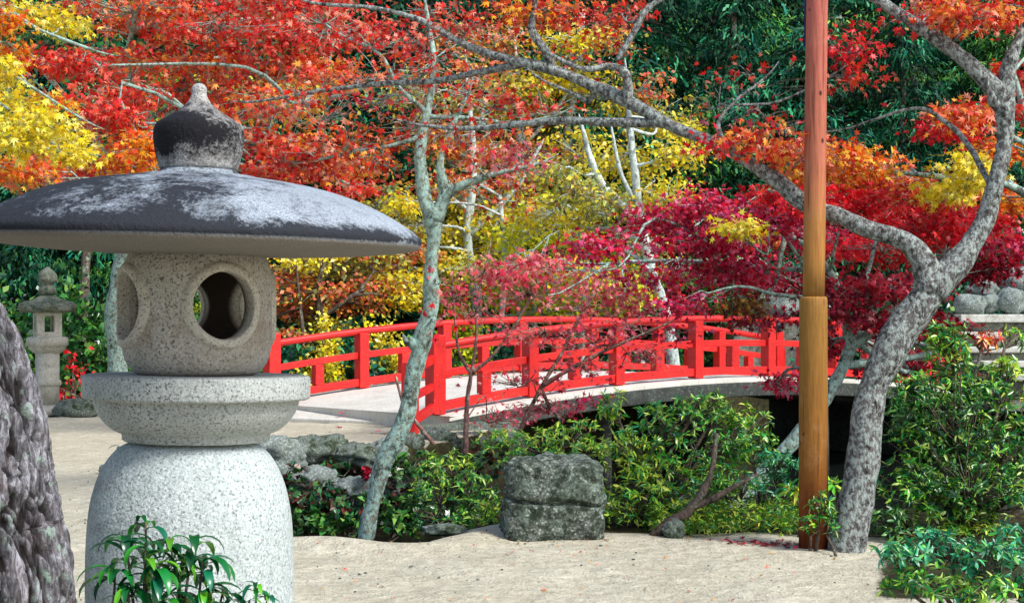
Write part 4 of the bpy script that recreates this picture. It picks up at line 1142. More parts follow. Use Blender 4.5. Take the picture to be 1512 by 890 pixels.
backtree('rust and pink leaved bush tree behind the left end of the railing',
         [path((470, 590, 35, 8), (475, 500, 35, 6), (470, 430, 35, 5), (480, 380, 35, 3)), path((472, 470, 35, 4), (530, 430, 35, 3)), path((452, 560, 34.6, 3), (446, 480, 34.6, 3), (440, 420, 34.6, 2))],
         [(430, 400, 50, 18, 'rust', 1.2), (500, 395, 50, 18, 'olive', 1), (450, 430, 60, 18, 'rust', 1.2), (540, 420, 50, 20, 'rust', 1), (510, 445, 60, 16, 'rust', 1.3), (430, 460, 50, 16, 'rust', 1.2), (420, 500, 40, 18, 'rust', 1), (560, 380, 40, 20, 'olive', .9), (490, 480, 40, 10, 'olive', .9), (590, 440, 40, 16, 'yellow', .7), (460, 385, 60, 14, 'yellow', .7), (540, 510, 40, 14, 'olive', .8), (520, 370, 50, 14, 'rust', 1), (380, 420, 40, 30, 'rust', 1), (330, 450, 50, 30, 'lime', 1)], (34, 36.5), .11, 24, M_TWIG, name='maple_sapling')


# ------------------------------------------------------------------ shrubs with leaf whorls
def shrub(name, label, base, pads, leaf, seed, cat='shrub', group=None, pal_stem=M_TWIG, per=9, mat=None, stems=True, shape='lance', stem_r=.006, flat=.35):
    """pads: (px,py,Y,rx,ry,whorls,palette[,depth]) ; every whorl is a rosette at a stem tip"""
    rng = np.random.default_rng(seed)
    base = Vector(base)
    root = empty(name, base, label, cat, group)
    Cs, Ds, Ns, Ss, Ks = [], [], [], [], []
    mb_ = MB(); used = False
    for pad in pads:
        px, py, Y, rx, ry, nw, pal = pad[:7]
        nw = int(nw * 1.3)
        c = np.array(at(px, py, Y)); q = Y / F
        R = np.array([rx * q, pad[7] if len(pad) > 7 else rx * q * .8, ry * q])
        u = unit(rng.standard_normal((nw, 3))) * rng.random((nw, 1)) ** .4
        tips = c + u * R
        axis_ = unit(u * .6 + np.array([0, -.1, .8]) + .25 * rng.standard_normal((nw, 3)))
        if stems:
            sub_ = tips[rng.random(nw) < .5]
            hub = Vector(c) - Vector((0, 0, R[2] * .9)); hub.x += (base.x - hub.x) * .25; hub.y += (base.y - hub.y) * .25
            b1 = base + Vector((rng.standard_normal() * .05, rng.standard_normal() * .05, -.05))
            ml = b1.lerp(hub, .5) + Vector(rng.standard_normal(3)) * .05
            pp, rr_ = spline([b1, ml, hub], [stem_r * 2.6, stem_r * 2, stem_r * 1.5], 4); mb_.tube(pp, rr_, 6)
            for t_ in sub_:
                tv = Vector(t_); md_ = hub.lerp(tv, .5) + Vector(rng.standard_normal(3)) * .03
                mb_.tube([hub, md_, tv], [stem_r * 1.1, stem_r * .8, stem_r * .5], 4, cap=False)
            used = True
        n_ = nw * per
        idx = np.repeat(np.arange(nw), per)
        th = rng.random(n_) * 2 * math.pi
        A = axis_[idx]
        X = unit(np.cross(A, np.array([[.3, .9, .2]]))); Yv = np.cross(A, X)
        el = flat + .45 * rng.standard_normal(n_)
        D = X * np.cos(th)[:, None] + Yv * np.sin(th)[:, None] + A * el[:, None]
        Nn = A + .35 * rng.standard_normal((n_, 3)) - D * .3
        Cs.append(tips[idx] - A * (leaf * .35 * rng.random((n_, 1)))); Ds.append(D); Ns.append(Nn)
        Ss.append(leaf * (.6 + .6 * rng.random(n_)))
        Ks.append(np.clip(pick(pal, n_, rng, .2) * (1 + .15 * rng.standard_normal((nw, 1)))[idx], .003, .95))
    if used: mb_.build('stem', pal_stem, root)
    leaf_mesh('foliage', np.concatenate(Cs), np.concatenate(Ds), np.concatenate(Ns), np.concatenate(Ss), shape, np.concatenate(Ks), mat or M_SHRUB, root)
    return root


def sbase(px, Y):
    x = at(px, 0, Y).x
    return (x, Y, gz(x, Y) - .02)


shrub('shrub', 'tall glossy shrub in the middle, right of the square boulder, below the bridge', sbase(945, 12.3),
      [(905, 600, 12.3, 26, 26, 16, 'brightshrub'), (930, 660, 12.2, 50, 34, 40, 'brightshrub'), (1105, 630, 12.6, 34, 30, 22, 'shrub'), (985, 625, 12.4, 60, 36, 46, 'shrub'), (1040, 600, 12.5, 50, 26, 34, 'shrub'), (960, 700, 12.1, 60, 40, 46, 'brightshrub'), (1010, 690, 12.2, 50, 36, 30, 'shrub'), (1075, 610, 12.7, 40, 24, 20, 'brightshrub'), (920, 740, 12, 40, 30, 14, 'brightshrub'), (1060, 650, 12.5, 50, 30, 30, 'shrub'), (990, 740, 12.2, 50, 24, 16, 'brightshrub')], .062, 31, stem_r=.008)
shrub('shrub', 'blue-green shrub leaning against the left side of the log pole', sbase(1120, 12.2),
      [(1110, 660, 12.3, 50, 26, 34, 'shrub'), (1150, 680, 12.2, 34, 24, 30, 'teal'), (1085, 710, 12.1, 50, 30, 30, 'shrub'), (1140, 725, 12.1, 36, 22, 12, 'teal'), (1050, 700, 12.3, 40, 30, 24, 'shrub')], .06, 32)
shrub('shrub', 'bright green shrub behind and above the square boulder', sbase(780, 12.9),
      [(800, 650, 12.9, 70, 22, 40, 'brightshrub'), (850, 640, 13, 50, 24, 30, 'brightshrub'), (740, 650, 13, 40, 20, 22, 'brightshrub'), (870, 690, 12.6, 36, 40, 26, 'brightshrub'), (895, 730, 12.2, 30, 34, 20, 'brightshrub'), (790, 675, 12.8, 70, 16, 26, 'shrub')], .055, 33)
shrub('shrub', 'rounded green shrub left of the square boulder by the dark gap', sbase(680, 12.4),
      [(665, 690, 12.6, 50, 30, 46, 'brightshrub'), (640, 720, 12.5, 40, 28, 26, 'shrub'), (700, 720, 12.4, 40, 30, 34, 'shrub'), (725, 760, 12.1, 26, 26, 28, 'brightshrub'), (690, 765, 12.2, 40, 22, 24, 'shrub'), (640, 760, 12.4, 36, 20, 16, 'fern')], .05, 34)
shrub('shrub', 'large shrub filling the right edge behind the bent tree trunk', sbase(1430, 11.9),
      [(1400, 500, 12, 34, 26, 34, 'shrub'), (1345, 575, 11.9, 40, 30, 34, 'shrub'), (1330, 620, 11.8, 40, 30, 30, 'darkgreen'), (1420, 600, 11.7, 110, 70, 60, 'darkgreen'), (1430, 690, 11.5, 110, 60, 60, 'darkgreen'), (1400, 520, 12, 40, 30, 30, 'brightshrub'), (1380, 580, 11.9, 60, 40, 70, 'shrub'), (1440, 570, 12, 50, 40, 60, 'shrub'), (1490, 560, 12.2, 40, 40, 50, 'brightshrub'), (1350, 640, 11.8, 50, 50, 60, 'shrub'), (1420, 650, 11.8, 70, 50, 80, 'shrub'), (1490, 640, 11.9, 50, 50, 60, 'shrub'), (1340, 710, 11.6, 50, 40, 50, 'shrub'), (1400, 730, 11.6, 60, 40, 60, 'shrub'), (1480, 720, 11.7, 60, 40, 60, 'shrub'), (1320, 770, 11.4, 40, 24, 26, 'darkgreen'), (1550, 650, 12, 60, 110, 80, 'shrub'), (1500, 500, 12.6, 30, 16, 12, 'brightshrub'), (1455, 500, 12.2, 24, 20, 14, 'redorange'), (1400, 560, 12.4, 60, 20, 10, 'redorange')], .06, 35, stem_r=.008)
shrub('shrub', 'blue-green shrub in the lower right corner in front', (at(1420, 0, 8.0).x, 8.0, -.02),
      [(1400, 800, 8.1, 60, 26, 34, 'teal'), (1340, 810, 8.0, 50, 28, 26, 'teal'), (1460, 820, 7.9, 60, 34, 34, 'teal'), (1380, 850, 7.9, 60, 30, 22, 'shrub'), (1320, 845, 8, 30, 34, 9, 'shrub'), (1500, 800, 8.1, 40, 40, 26, 'teal'), (1440, 870, 7.8, 70, 24, 22, 'shrub'), (1540, 850, 7.9, 50, 50, 30, 'teal')], .058, 36, per=8, flat=.1)
shrub('shrub', 'small leafy shrub hugging the foot of the log pole', sbase(1205, 10.75),
      [(1210, 745, 10.75, 22, 22, 14, 'shrub'), (1225, 770, 10.7, 14, 20, 8, 'shrub'), (1195, 775, 10.72, 12, 18, 5, 'shrub')], .05, 37)
p = at(1165, 722, 11.6)
shrub('bamboo_plant', 'yellow-green bamboo leaf plant peeking out left of the log pole', sbase(1172, 11.6), [(1172, 722, 11.6, 10, 14, 4, 'brightshrub')], .1, 38, 'plant', per=7)
shrub('bamboo_plant', 'yellow-green bamboo leaf plant between the log pole and the bent trunk', sbase(1238, 11.5), [(1232, 715, 11.5, 9, 14, 4, 'brightshrub')], .09, 39, 'plant', per=7)
shrub('shrub', 'ferny dark shrub hanging down the far bank behind the leaning trunk', sbase(520, 18.9),
      [(460, 730, 18.8, 50, 22, 40, 'fern'), (520, 745, 18.7, 60, 22, 44, 'fern'), (450, 770, 18.5, 40, 24, 30, 'darkgreen'), (560, 740, 18.9, 30, 30, 24, 'fern'), (510, 775, 18.4, 60, 18, 30, 'darkgreen'), (600, 760, 18.6, 40, 30, 34, 'darkgreen'), (440, 700, 19.1, 20, 16, 8, 'fern'), (600, 720, 19.2, 30, 26, 16, 'fern'), (545, 700, 19.2, 16, 10, 6, 'darkcrimson'), (585, 690, 19.6, 30, 22, 22, 'darkgreen'), (625, 690, 19.9, 40, 24, 30, 'darkgreen'), (670, 690, 20.4, 40, 24, 30, 'darkgreen'), (720, 680, 21, 40, 22, 26, 'fern'), (490, 690, 19.7, 40, 10, 12, 'fern'), (640, 740, 18.8, 50, 40, 40, 'darkgreen'), (690, 740, 18.8, 50, 40, 40, 'darkgreen')], .09, 40, shape='small', mat=M_SHRUB)
# low ground cover
rng = np.random.default_rng(77)
n_ = 900
xs = np.concatenate([rng.uniform(1.0, 2.15, 620), rng.uniform(-.45, 1.1, 120), rng.uniform(2.7, 3.6, 160)]); ys = np.concatenate([11.55 + .75 * rng.random(620), 11.85 + .6 * rng.random(120), 11.2 + .8 * rng.random(160)])
hs = .03 + .17 * rng.random(n_) * np.clip((ys - 11.4) / .5, .25, 1)
tips = np.stack([xs, ys, np.array([max(gz(a_, b_), -.3) for a_, b_ in zip(xs, ys)]) + hs], 1)
per = 7; idx = np.repeat(np.arange(n_), per); th = rng.random(n_ * per) * 6.283
D = np.stack([np.cos(th), np.sin(th), .2 + .5 * rng.standard_normal(n_ * per)], 1)
o = leaf_mesh('ground_cover', tips[idx] + rng.standard_normal((n_ * per, 3)) * .012, D, np.array([[0, 0, 1.]]) + .4 * rng.standard_normal((n_ * per, 3)), .045 * (.6 + .7 * rng.random(n_ * per)), 'lance',
              pick('brightshrub', n_ * per, rng, .25) * (.55 + .45 * rng.random((n_, 1)))[idx], M_SHRUB)
tag(o, 'low bright green ground cover along the edge of the sand', 'ground cover', kind='stuff')
# crooked stem on the sand edge
mb = MB()
p, r = spline(*path((962, 795, 11.6, 7), (985, 775, 11.6, 9), (1015, 755, 11.7, 8), (1040, 720, 11.7, 6), (1052, 690, 11.8, 4), (1058, 640, 11.9, 3)), 5); mb.tube(p, r, 10, .4)
p, r = spline(*path((1020, 750, 11.7, 6), (1055, 735, 11.7, 5), (1090, 715, 11.8, 4), (1120, 700, 11.9, 2)), 5); mb.tube(p, r, 8, .3)
o = mb.build('crooked_branch', M_TWIG); tag(o, 'crooked bare stem leaning up from the sand edge into the middle shrub', 'branch')


# --- foreground shoots with long drooping leaves in front of the lantern barrel
def shoot_plant(name, label, base, stems, seed, leaf=.105, per=12, cat='plant'):
    rng = np.random.default_rng(seed)
    root = empty(name, base, label, cat)
    mb_ = MB(); vs_all, fs_all, cols = [], [], []
    NSEG = 6
    for (px, py, Y, k) in stems:
        tip = at(px, py, Y); b = Vector(base) + Vector((rng.standard_normal() * .02, rng.standard_normal() * .02, 0))
        hub = b.lerp(tip, .6) + Vector((rng.standard_normal() * .02, 0, .05))
        pp, r_ = spline([b, hub, tip], [.006, .005, .003], 5); mb_.tube(pp, r_, 7)
        for i in range(int(per * k)):
            th = rng.random() * 6.283
            t = rng.random() ** 1.5 * .1
            o_ = tip + Vector((0, 0, -t))
            d = Vector((math.cos(th), math.sin(th), 0)); s_ = Vector((-d.y, d.x, 0))
            L = leaf * (.7 + .6 * rng.random()); up0 = .25 + .5 * rng.random() - t * 2; curv = 1.4 + 1.0 * rng.random(); W = L * (.095 + .035 * rng.random())
            base_i = len(vs_all); pos = o_.copy(); ang = up0
            for j in range(NSEG + 1):
                u = j / NSEG
                wv = W * (math.sin(math.pi * min(u * .93 + .05, 1)) ** .8)
                dirv = d * math.cos(ang) + Vector((0, 0, math.sin(ang))); nrm = Vector((0, 0, math.cos(ang))) - d * math.sin(ang)
                vs_all += [pos + s_ * wv + nrm * wv * .35, pos, pos - s_ * wv + nrm * wv * .35]
                pos = pos + dirv * (L / NSEG); ang -= curv / NSEG
            for j in range(NSEG):
                a_ = base_i + j * 3
                fs_all += [(a_, a_ + 1, a_ + 4, a_ + 3), (a_ + 1, a_ + 2, a_ + 5, a_ + 4)]
            c_ = pick('glossgreen', 1, rng, .2)[0]
            cols += [c_] * ((NSEG + 1) * 3)
    mb_.build('stem', M_TWIG, root)
    f_ = MB(); f_.add(vs_all, fs_all); ob = f_.build('foliage', M_SHRUB, root)
    ca = ob.data.color_attributes.new('leafcol', 'FLOAT_COLOR', 'POINT')
    c4 = np.ones((len(cols), 4), np.float32); c4[:, :3] = np.array(cols); ca.data.foreach_set('color', c4.ravel())
    return root


Yp = 4.4
shoot_plant('leafy_plant', 'dark green plant with drooping leaves in front of the lantern barrel', (at(240, 0, Yp).x, Yp, 0),
            [(185, 790, Yp, 1.3), (215, 800, Yp - .05, 1.2), (250, 792, Yp, 1.3), (285, 798, Yp + .03, 1.3), (300, 825, Yp, 1.1), (170, 840, Yp, 1), (230, 835, Yp - .06, 1.2), (265, 850, Yp, 1.0), (190, 870, Yp - .04, 1.1), (300, 875, Yp, 1.2), (240, 885, Yp - .05, 1), (330, 870, Yp + .02, .6), (215, 770, Yp + .05, .6)], 51)
shoot_plant('leafy_plant', 'single small leafy shoot in front of the lantern barrel, right of the bigger plant', (at(385, 0, Yp).x, Yp, 0),
            [(378, 862, Yp, 1.0), (368, 885, Yp, .8), (395, 880, Yp, .8)], 52, .06)
shoot_plant('leafy_plant', 'leaf tips just poking up at the bottom edge in the sand middle', (at(628, 0, Yp).x, Yp, 0), [(627, 893, Yp, .5), (640, 915, Yp, .8)], 53, .05)
shoot_plant('leafy_plant', 'small yellow-green shoot behind the left shoulder of the barrel', (at(178, 0, 6.3).x, 6.3, 0), [(180, 660, 6.3, .7), (176, 690, 6.3, .6)], 54, .06)

# ------------------------------------------------------------------ pine trunk at the left edge
PYt = 4.3; q = PYt / F
pin = empty('pine_tree', at(-70, 480, PYt) * 1.0, 'thick pine trunk with deep plated bark cut off by the left edge', 'tree')
pin.location.z = 0
ctr = [(-92, 1340, 215), (-88, 1100, 190), (-82, 890, 188), (-97, 800, 186), (-114, 720, 188), (-122, 640, 184), (-136, 560, 172), (-166, 500, 165), (-206, 440, 160), (-275, 330, 150), (-350, 200, 145), (-470, 0, 140), (-640, -280, 120)]
pts, rad = spline([at(a_, b_, PYt) for a_, b_, r_ in ctr], [r_ * q for a_, b_, r_ in ctr], 40)
SEG = 400
vs, fs = [], []
a0 = None; cav = []
arc = 0.0
for i, pnt in enumerate(pts):
    t = (pts[min(i + 1, len(pts) - 1)] - pts[max(i - 1, 0)]).normalized()
    a0 = (t.orthogonal() if a0 is None else a0); a0 = (a0 - t * a0.dot(t)).normalized(); b0 = t.cross(a0)
    if i: arc += (pnt - pts[i - 1]).length
    for k in range(SEG):
        th = 2 * math.pi * k / SEG
        d = a0 * math.cos(th) + b0 * math.sin(th)
        co = Vector((math.cos(th) * rad[i] * 19.0, math.sin(th) * rad[i] * 19.0, arc * 3.2))
        wv = Vector((noise.noise(co * 1.0), noise.noise(co * 1.0 + Vector((5, 0, 0))), noise.noise(co * .9 + Vector((0, 9, 0))) * 1.3)) * .6
        cf = Vector((co.x, co.y, arc * 9.0))
        wv += Vector((noise.noise(cf * 2.5), noise.noise(cf * 2.5 + Vector((3, 0, 0))), noise.noise(cf * 2.5 + Vector((0, 3, 0))))) * .22
        dist_, _ = noise.voronoi(co + wv)
        ed = dist_[1] - dist_[0]
        e = min(ed / .40, 1.0); e = 1 - (1 - e) ** 2
        c2_ = Vector((co.x * 2.0, co.y * 2.0, arc * 7.0)) + wv * 2.2
        d2, _ = noise.voronoi(c2_)
        e2 = min((d2[1] - d2[0]) / .14, 1.0)
        fib = noise.fractal(Vector((co.x * 7, co.y * 7, arc * 12.0)), .7, 2.2, 4)
        lay = noise.noise(c2_ * .8 + Vector((7, 1, 2)))
        lay = math.copysign(abs(lay) ** .5, lay)
        h = -.044 * (1 - e) - .006 * (1 - e2) * e + .0035 * fib + .006 * lay * e
        e = e * (.6 + .4 * e2)
        vs.append(pnt + d * (rad[i] + h)); cav.append(e)
for i in range(len(pts) - 1):
    for k in range(SEG):
        k2 = (k + 1) % SEG
        fs.append((i * SEG + k, i * SEG + k2, (i + 1) * SEG + k2, (i + 1) * SEG + k))
m, nt, bs, out = new_mat('pine_bark')
v = coords(nt); n1 = noisetex(nt, coords(nt, (1, 1, .35)), 55, 7, .75, .5); n2 = noisetex(nt, v, 7, 7, .7); n3 = noisetex(nt, v, 16, 9, .75, .3)
c = ramp(nt, n1, [(.36, srgb(50, 48, 50)), (.5, srgb(104, 102, 106)), (.64, srgb(172, 172, 180))])
c = mixc(nt, ramp(nt, n2, [(.52, 0), (.64, .35)]), c, srgb(104, 80, 74))
c = mixc(nt, ramp(nt, n3, [(.56, 0), (.62, .7)]), c, srgb(150, 176, 158))
a = N(nt, 'ShaderNodeAttribute', attribute_name='plate')
c = mixc(nt, ramp(nt, a.outputs['Fac'], [(.25, .96), (.72, 0)]), c, srgb(28, 24, 23))
nt.links.new(c, bs.inputs['Base Color']); bs.inputs['Roughness'].default_value = .95; bs.inputs['Specular IOR Level'].default_value = .15
bump(nt, bs, mth(nt, 'ADD', n1, n3), .8, .012)
mb = MB(); mb.add(vs, fs); o = mb.build('trunk', m, pin)
at_ = o.data.attributes.new('plate', 'FLOAT', 'POINT'); at_.data.foreach_set('value', np.array(cav, np.float32))

# ------------------------------------------------------------------ terrace and boulders at the right, behind
ter = empty('stone_terrace', (at(1500, 0, 34).x, 34, 0), 'pale stepped stone terrace at the right edge behind the shrubs', 'terrace')
for (x0, x1, ztop, Yf, th) in [(1418, 1700, 464, 34.2, .17), (1396, 1480, 490, 33.6, .13), (1430, 1700, 512, 33.0, .12), (1450, 1700, 533, 32.4, .12), (1470, 1700, 553, 31.8, .12)]:
    a_, b_ = at(x0, ztop, Yf), at(x1, ztop, Yf)
    mb = MB(); mb.box(((a_.x + b_.x) / 2, Yf + .6, a_.z - th / 2), (b_.x - a_.x, 1.3, th)); mb.build('slab', M_SLAB, ter, smooth=False, bevel=.03)
    hh = a_.z - th + .2
    mb = MB(); mb.box(((a_.x + b_.x) / 2 + .1, Yf + .75, (a_.z - th) / 2 - .1), (b_.x - a_.x - .1, 1.2, hh - .004)); mb.build('wall', M_COURSE, ter, smooth=False, bevel=.03)
for i, (px, py, Y, wpx, hpx, lb) in enumerate([(1432, 452, 35, 46, 30, 'pale round boulder on the terrace nearest the bent tree'), (1462, 450, 35.3, 40, 24, 'small flat boulder in the middle of the terrace row'), (1492, 446, 35.2, 44, 34, 'tall pale boulder on the terrace by the right edge'),
                                               (1450, 428, 36, 50, 24, 'mossy dark boulder behind the terrace row'), (1505, 420, 36.2, 50, 40, 'grey boulder behind the terrace at the right edge'), (1150, 452, 38, 60, 44, 'pale boulder above the far right end of the railing')]):
    p = at(px, py, Y); qq = Y / F
    rock('boulder', (p.x, Y, p.z - hpx * qq * .5), (wpx * qq, wpx * qq * .8, hpx * qq * 1.2), M_PALEROCK, lb, 'boulder', 'boulders behind the bridge', seed=50 + i, rough=.25, sink=.05)
mb = MB(); a_ = at(1470, 470, 36.4); mb.box((a_.x + .8, 36.9, a_.z / 2 - .1), (3.6, 1.6, a_.z + .1)); o = mb.build('earth_bank', M_COURSE, smooth=False, bevel=.1); tag(o, 'earth bank carrying the boulders at the right edge', 'wall')
a_ = at(1150, 470, 38.2); mb = MB(); mb.box((a_.x, 38.6, a_.z / 2 - .1), (2.2, 1.2, a_.z + .1)); o = mb.build('earth_bank', M_COURSE, smooth=False, bevel=.1); tag(o, 'earth bank under the pale boulder beyond the railing end', 'wall')


# ------------------------------------------------------------------ dark bushes and evergreens behind
def blob_bush(name, label, cx, Y, z0, rx, rz_, pal, seed, n=1400, leaf=.13, cat='bush', group=None, gapx=1.0):
    rng = np.random.default_rng(seed)
    root = empty(name, (cx, Y, z0), label, cat, group)
    K = 26
    u = unit(rng.standard_normal((K, 3))) * (rng.random((K, 1)) ** .4); u[:, 2] = np.abs(u[:, 2])
    cl = np.array([cx, Y, z0]) + u * np.array([rx, rx * .8, rz_])
    idx = rng.integers(0, K, n)
    P = cl[idx] + rng.standard_normal((n, 3)) * np.array([rx * .16, rx * .14, rz_ * .12])
    D = rng.standard_normal((n, 3)) + np.array([0, -.3, -.2]); Nn = rng.standard_normal((n, 3)) + np.array([0, -.2, .8])
    leaf_mesh('foliage', P, D, Nn, leaf * (.6 + .8 * rng.random(n)), 'small', np.clip(pick(pal, n, rng, .3), .002, .9), M_SHRUB, root)
    mb_ = MB()
    for k in range(0, K, 2):
        b = Vector((cx, Y, z0 - .05)); e = Vector(cl[k]); md_ = b.lerp(e, .5) + Vector(rng.standard_normal(3)) * .1
        mb_.tube([b, md_, e], [.025, .018, .008], 5)
    mb_.build('stem', M_TWIG, root)
    return root


bushes = [(60, 31.5, 1.1, 2.6, 'darkgreen', 'tall dark evergreen bush right behind the small stone lantern'), (130, 31, .9, 2.0, 'darkgreen', 'dark bush between the small lantern and the mottled trunk'), (0, 30.5, 1.2, 2.7, 'darkgreen', 'dark evergreen bush at the left edge behind the small lantern'),
          (230, 32.5, 1.3, 2.4, 'darkgreen', 'dark bush hidden behind the light box of the large lantern'), (330, 33, 1.2, 1.5, 'darkgreen', 'dark bush behind the right side of the light box'),
          (430, 33.2, 1.0, 1.2, 'evergreen', 'dark evergreen bush behind the left bay of the railing'), (520, 34, 1.1, 1.3, 'evergreen', 'dark evergreen bush behind the second bay of the railing'), (610, 35, 1.2, 1.3, 'darkgreen', 'dark bush behind the railing at the leaning lichen trunk'),
          (700, 37, 1.4, 1.5, 'evergreen', 'dark bush beyond the bridge behind the pink sapling'), (800, 39, 1.5, 1.7, 'darkgreen', 'dark bush beyond the bridge crown, left'), (900, 40, 1.5, 1.9, 'evergreen', 'dark bush beyond the bridge crown by the white forked trunk'), (1000, 40, 1.5, 2.0, 'evergreen', 'dark bush beyond the bridge, right of the white forked trunk'),
          (1090, 39.5, 1.5, 1.9, 'darkgreen', 'dark bush beyond the right bays of the railing'), (1240, 38, 1.6, 2.4, 'evergreen', 'dark bush beyond the bridge right of the log pole'), (1330, 38, 1.6, 2.6, 'evergreen', 'dark bush seen through the fork of the bent tree'), (1390, 36.5, 1.0, 2.0, 'darkgreen', 'dark bush left of the stone terrace'),
          (570, 33.9, .62, 1.70, 'yellow', 'bright yellow shrub topping the railing left of the lichen trunk'), (470, 33.0, .55, 1.52, 'yellow', 'low yellow shrub peeking over the left railing'), (690, 36.0, .6, 2.0, 'lime', 'lime yellow shrub over the railing right of the lichen trunk'),
          (110, 29.6, .5, 1.05, 'scarlet', 'small red leaved bush between the small lantern and the mottled trunk')]
for i, (px, Y, rx, rz_, pal, lb) in enumerate(bushes):
    x = at(px, 0, Y).x
    blob_bush('bush', lb, x, Y, 0 if Y < 40 else hill_z(x, Y), rx, rz_, pal, 100 + i, 2200 if pal in ('yellow', 'lime') else 1600 if pal != 'scarlet' else 160, .10 if pal in ('yellow', 'lime', 'scarlet') else .14)


def copy_tree(o, parent=None):
    c = o.copy(); COL.objects.link(c)
    if parent is not None:
        c.parent = parent
    for ch in o.children: copy_tree(ch, c)
    return c


def evergreen(name, H, R, seed, pal, n=14000, spray=.24, conif=True):
    rng = np.random.default_rng(seed)
    root = empty(name, (0, 0, 0))
    mb_ = MB(); mb_.tube([Vector((0, 0, -.5)), Vector((.1, 0, H * .5)), Vector((0, .05, H))], [.24, .16, .03], 10)
    K = 230
    h = rng.random(K) ** .9
    zc_ = H * (.06 + .94 * h)
    if conif: rad_ = R * (1 - h * .85)
    else: rad_ = R * np.sqrt(np.clip(1 - (h * 1.7 - .75) ** 2, .05, 1))
    th = rng.random(K) * 6.283
    rr_ = rad_ * (.35 + .65 * rng.random(K))
    cl = np.stack([rr_ * np.cos(th), rr_ * np.sin(th), zc_ - rr_ * .25], 1)
    for k in range(0, K, 2):
        mb_.tube([Vector((0, 0, zc_[k])), Vector(cl[k]) * .5 + Vector((0, 0, zc_[k] * .5 + .1)), Vector(cl[k])], [.05, .035, .012], 4, cap=False)
    idx = rng.integers(0, K, n)
    off = rng.standard_normal((n, 3)) * np.array([.33, .33, .12])
    P = cl[idx] + off
    out_ = np.stack([np.cos(th), np.sin(th), -.35 * np.ones(K)], 1)[idx]
    D = out_ + .6 * rng.standard_normal((n, 3)) + np.array([0, 0, -.25])
    Nn = np.array([[0, 0, 1.]]) + .5 * rng.standard_normal((n, 3))
    leaf_mesh('crown', P, D, Nn, spray * (.5 + .8 * rng.random(n)), 'spray', np.clip(pick(pal, n, rng, .3) * np.clip(.95 + .55 * rng.standard_normal((K, 1)), .18, 2.4)[idx], .002, .9), M_DARK, root)
    mb_.build('trunk', M_TWIG, root)
    return root


protoA = evergreen('cedar_tree', 11, 2.3, 201, 'evergreen')
protoB = evergreen('cedar_tree', 9, 2.6, 202, 'evergreen', conif=False)
protoC = evergreen('broadleaf_tree', 8, 3.0, 203, 'darkgreen', conif=False, n=20000, spray=.18)
spots = []
rs = random.Random(9)
for row, (Y, step, protos) in enumerate([(44, 88, 'CAB'), (50, 80, 'ABC'), (57, 78, 'BAC'), (65, 74, 'AB'), (74, 70, 'ABB')]):
    px = -60 + row * 20
    k = 0
    while px < 1600:
        spots.append((px + rs.uniform(-22, 22), Y + rs.uniform(-2.4, 2.4), protos[k % len(protos)], rs.uniform(.8, 1.2)))
        px += step; k += 1
used = set()
for (px, Y, pr, scl) in spots:
    proto = {'A': protoA, 'B': protoB, 'C': protoC}[pr]
    if pr in used: o = copy_tree(proto)
    else: o = proto; used.add(pr)
    x = at(px, 0, Y).x
    o.location = (x, Y, hill_z(x, Y) - .2); o.rotation_euler = (0, 0, rs.uniform(0, 6.28)); o.scale = (scl, scl, scl * rs.uniform(.9, 1.15))
    if pr == 'C': tag(o, 'rounded dark green broadleaf tree on the wooded hillside behind', 'tree', 'broadleaf trees on the hillside')
    else: tag(o, 'dark evergreen conifer on the wooded hillside behind', 'tree', 'conifers on the hillside')

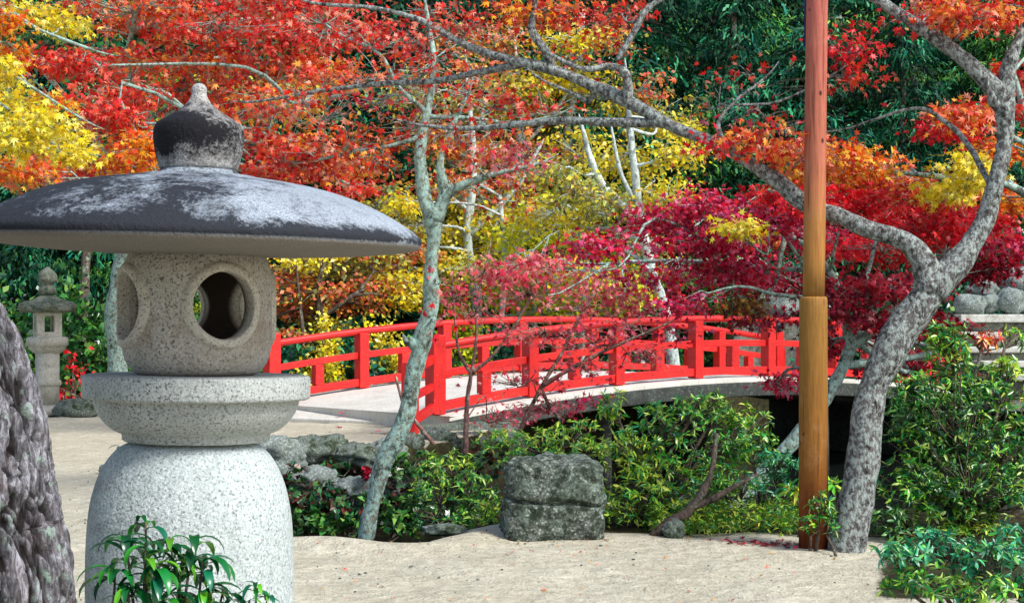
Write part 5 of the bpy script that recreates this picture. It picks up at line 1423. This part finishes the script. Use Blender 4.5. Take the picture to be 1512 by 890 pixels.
# ------------------------------------------------------------------ pebbles
rng = np.random.default_rng(15)
bmp = bmesh.new(); bmesh.ops.create_icosphere(bmp, subdivisions=1, radius=1)
bv = np.array([tuple(v.co) for v in bmp.verts]); bf = [tuple(v.index for v in f.verts) for f in bmp.faces]; bmp.free()
mb = MB()
for _ in range(1500):
    x, y = rng.uniform(-4.5, 3.2), 5.5 + 18 * rng.random() ** 1.6
    if float(pond_d(np.array([x]), np.array([y]))[0]) > -.05: continue
    r_ = .004 + .011 * rng.random() ** 3
    a_ = rng.random() * 6.28; sc3 = np.array([1, .6 + .4 * rng.random(), .45 + .3 * rng.random()]) * r_
    p3 = bv * (1 + .25 * rng.standard_normal((len(bv), 1))) * sc3
    rot_ = np.array([[math.cos(a_), -math.sin(a_), 0], [math.sin(a_), math.cos(a_), 0], [0, 0, 1]])
    mb.add(p3 @ rot_.T + np.array([x, y, gz(x, y) + r_ * .25]), bf)
o = mb.build('gravel', M_BOULDER); tag(o, 'small grey pebbles strewn over the sand', 'gravel', kind='stuff')

# ------------------------------------------------------------------ fallen leaves
rng = np.random.default_rng(5)
pts = [(at(505, 632, 23.7).x, 23.7), (at(545, 620, 24.8).x, 24.8), (at(500, 610, 25.2).x, 25.2), (at(560, 636, 23.2).x, 23.2)]
for _ in range(150):
    t = rng.random()
    pts.append((1.5 + .7 * t + .1 * rng.standard_normal(), 11.1 + .12 * rng.standard_normal()))
for _ in range(60):
    pts.append((rng.uniform(-3.5, 2.5), rng.uniform(8, 11)))
for _ in range(70):
    pts.append((rng.uniform(-.3, 2.4), 11.15 + abs(rng.standard_normal()) * .2))
for _ in range(40):
    pts.append((rng.uniform(-4.6, -1.0), rng.uniform(20.5, 25)))
for _ in range(90):
    pts.append((rng.uniform(-2.2, 2.6), 7.5 + 3.6 * rng.random() ** .6))
pts = np.array(pts); n_ = len(pts)
zs = ground_z(pts[:, 0], pts[:, 1]) + .012; zs[1] = .11; zs[2] = .15
C_ = np.column_stack([pts, zs]); D = np.column_stack([rng.standard_normal((n_, 2)), .1 * rng.standard_normal(n_)])
cl_ = np.concatenate([pick('pink', 4, rng), pick('darkcrimson', 150, rng), pick('brown', n_ - 244, rng), pick('redorange', 90, rng)])
sz = np.concatenate([np.full(4, .13), .045 * (.6 + .6 * rng.random(150)), .03 * (.6 + .6 * rng.random(n_ - 154))])
o = leaf_mesh('fallen_leaves', C_, D, np.array([[0, 0, 1.]]) + .2 * rng.standard_normal((n_, 3)), sz, 'maple', cl_, M_MAPLE)
tag(o, 'fallen maple leaves scattered on the sand', 'fallen leaves', kind='stuff')
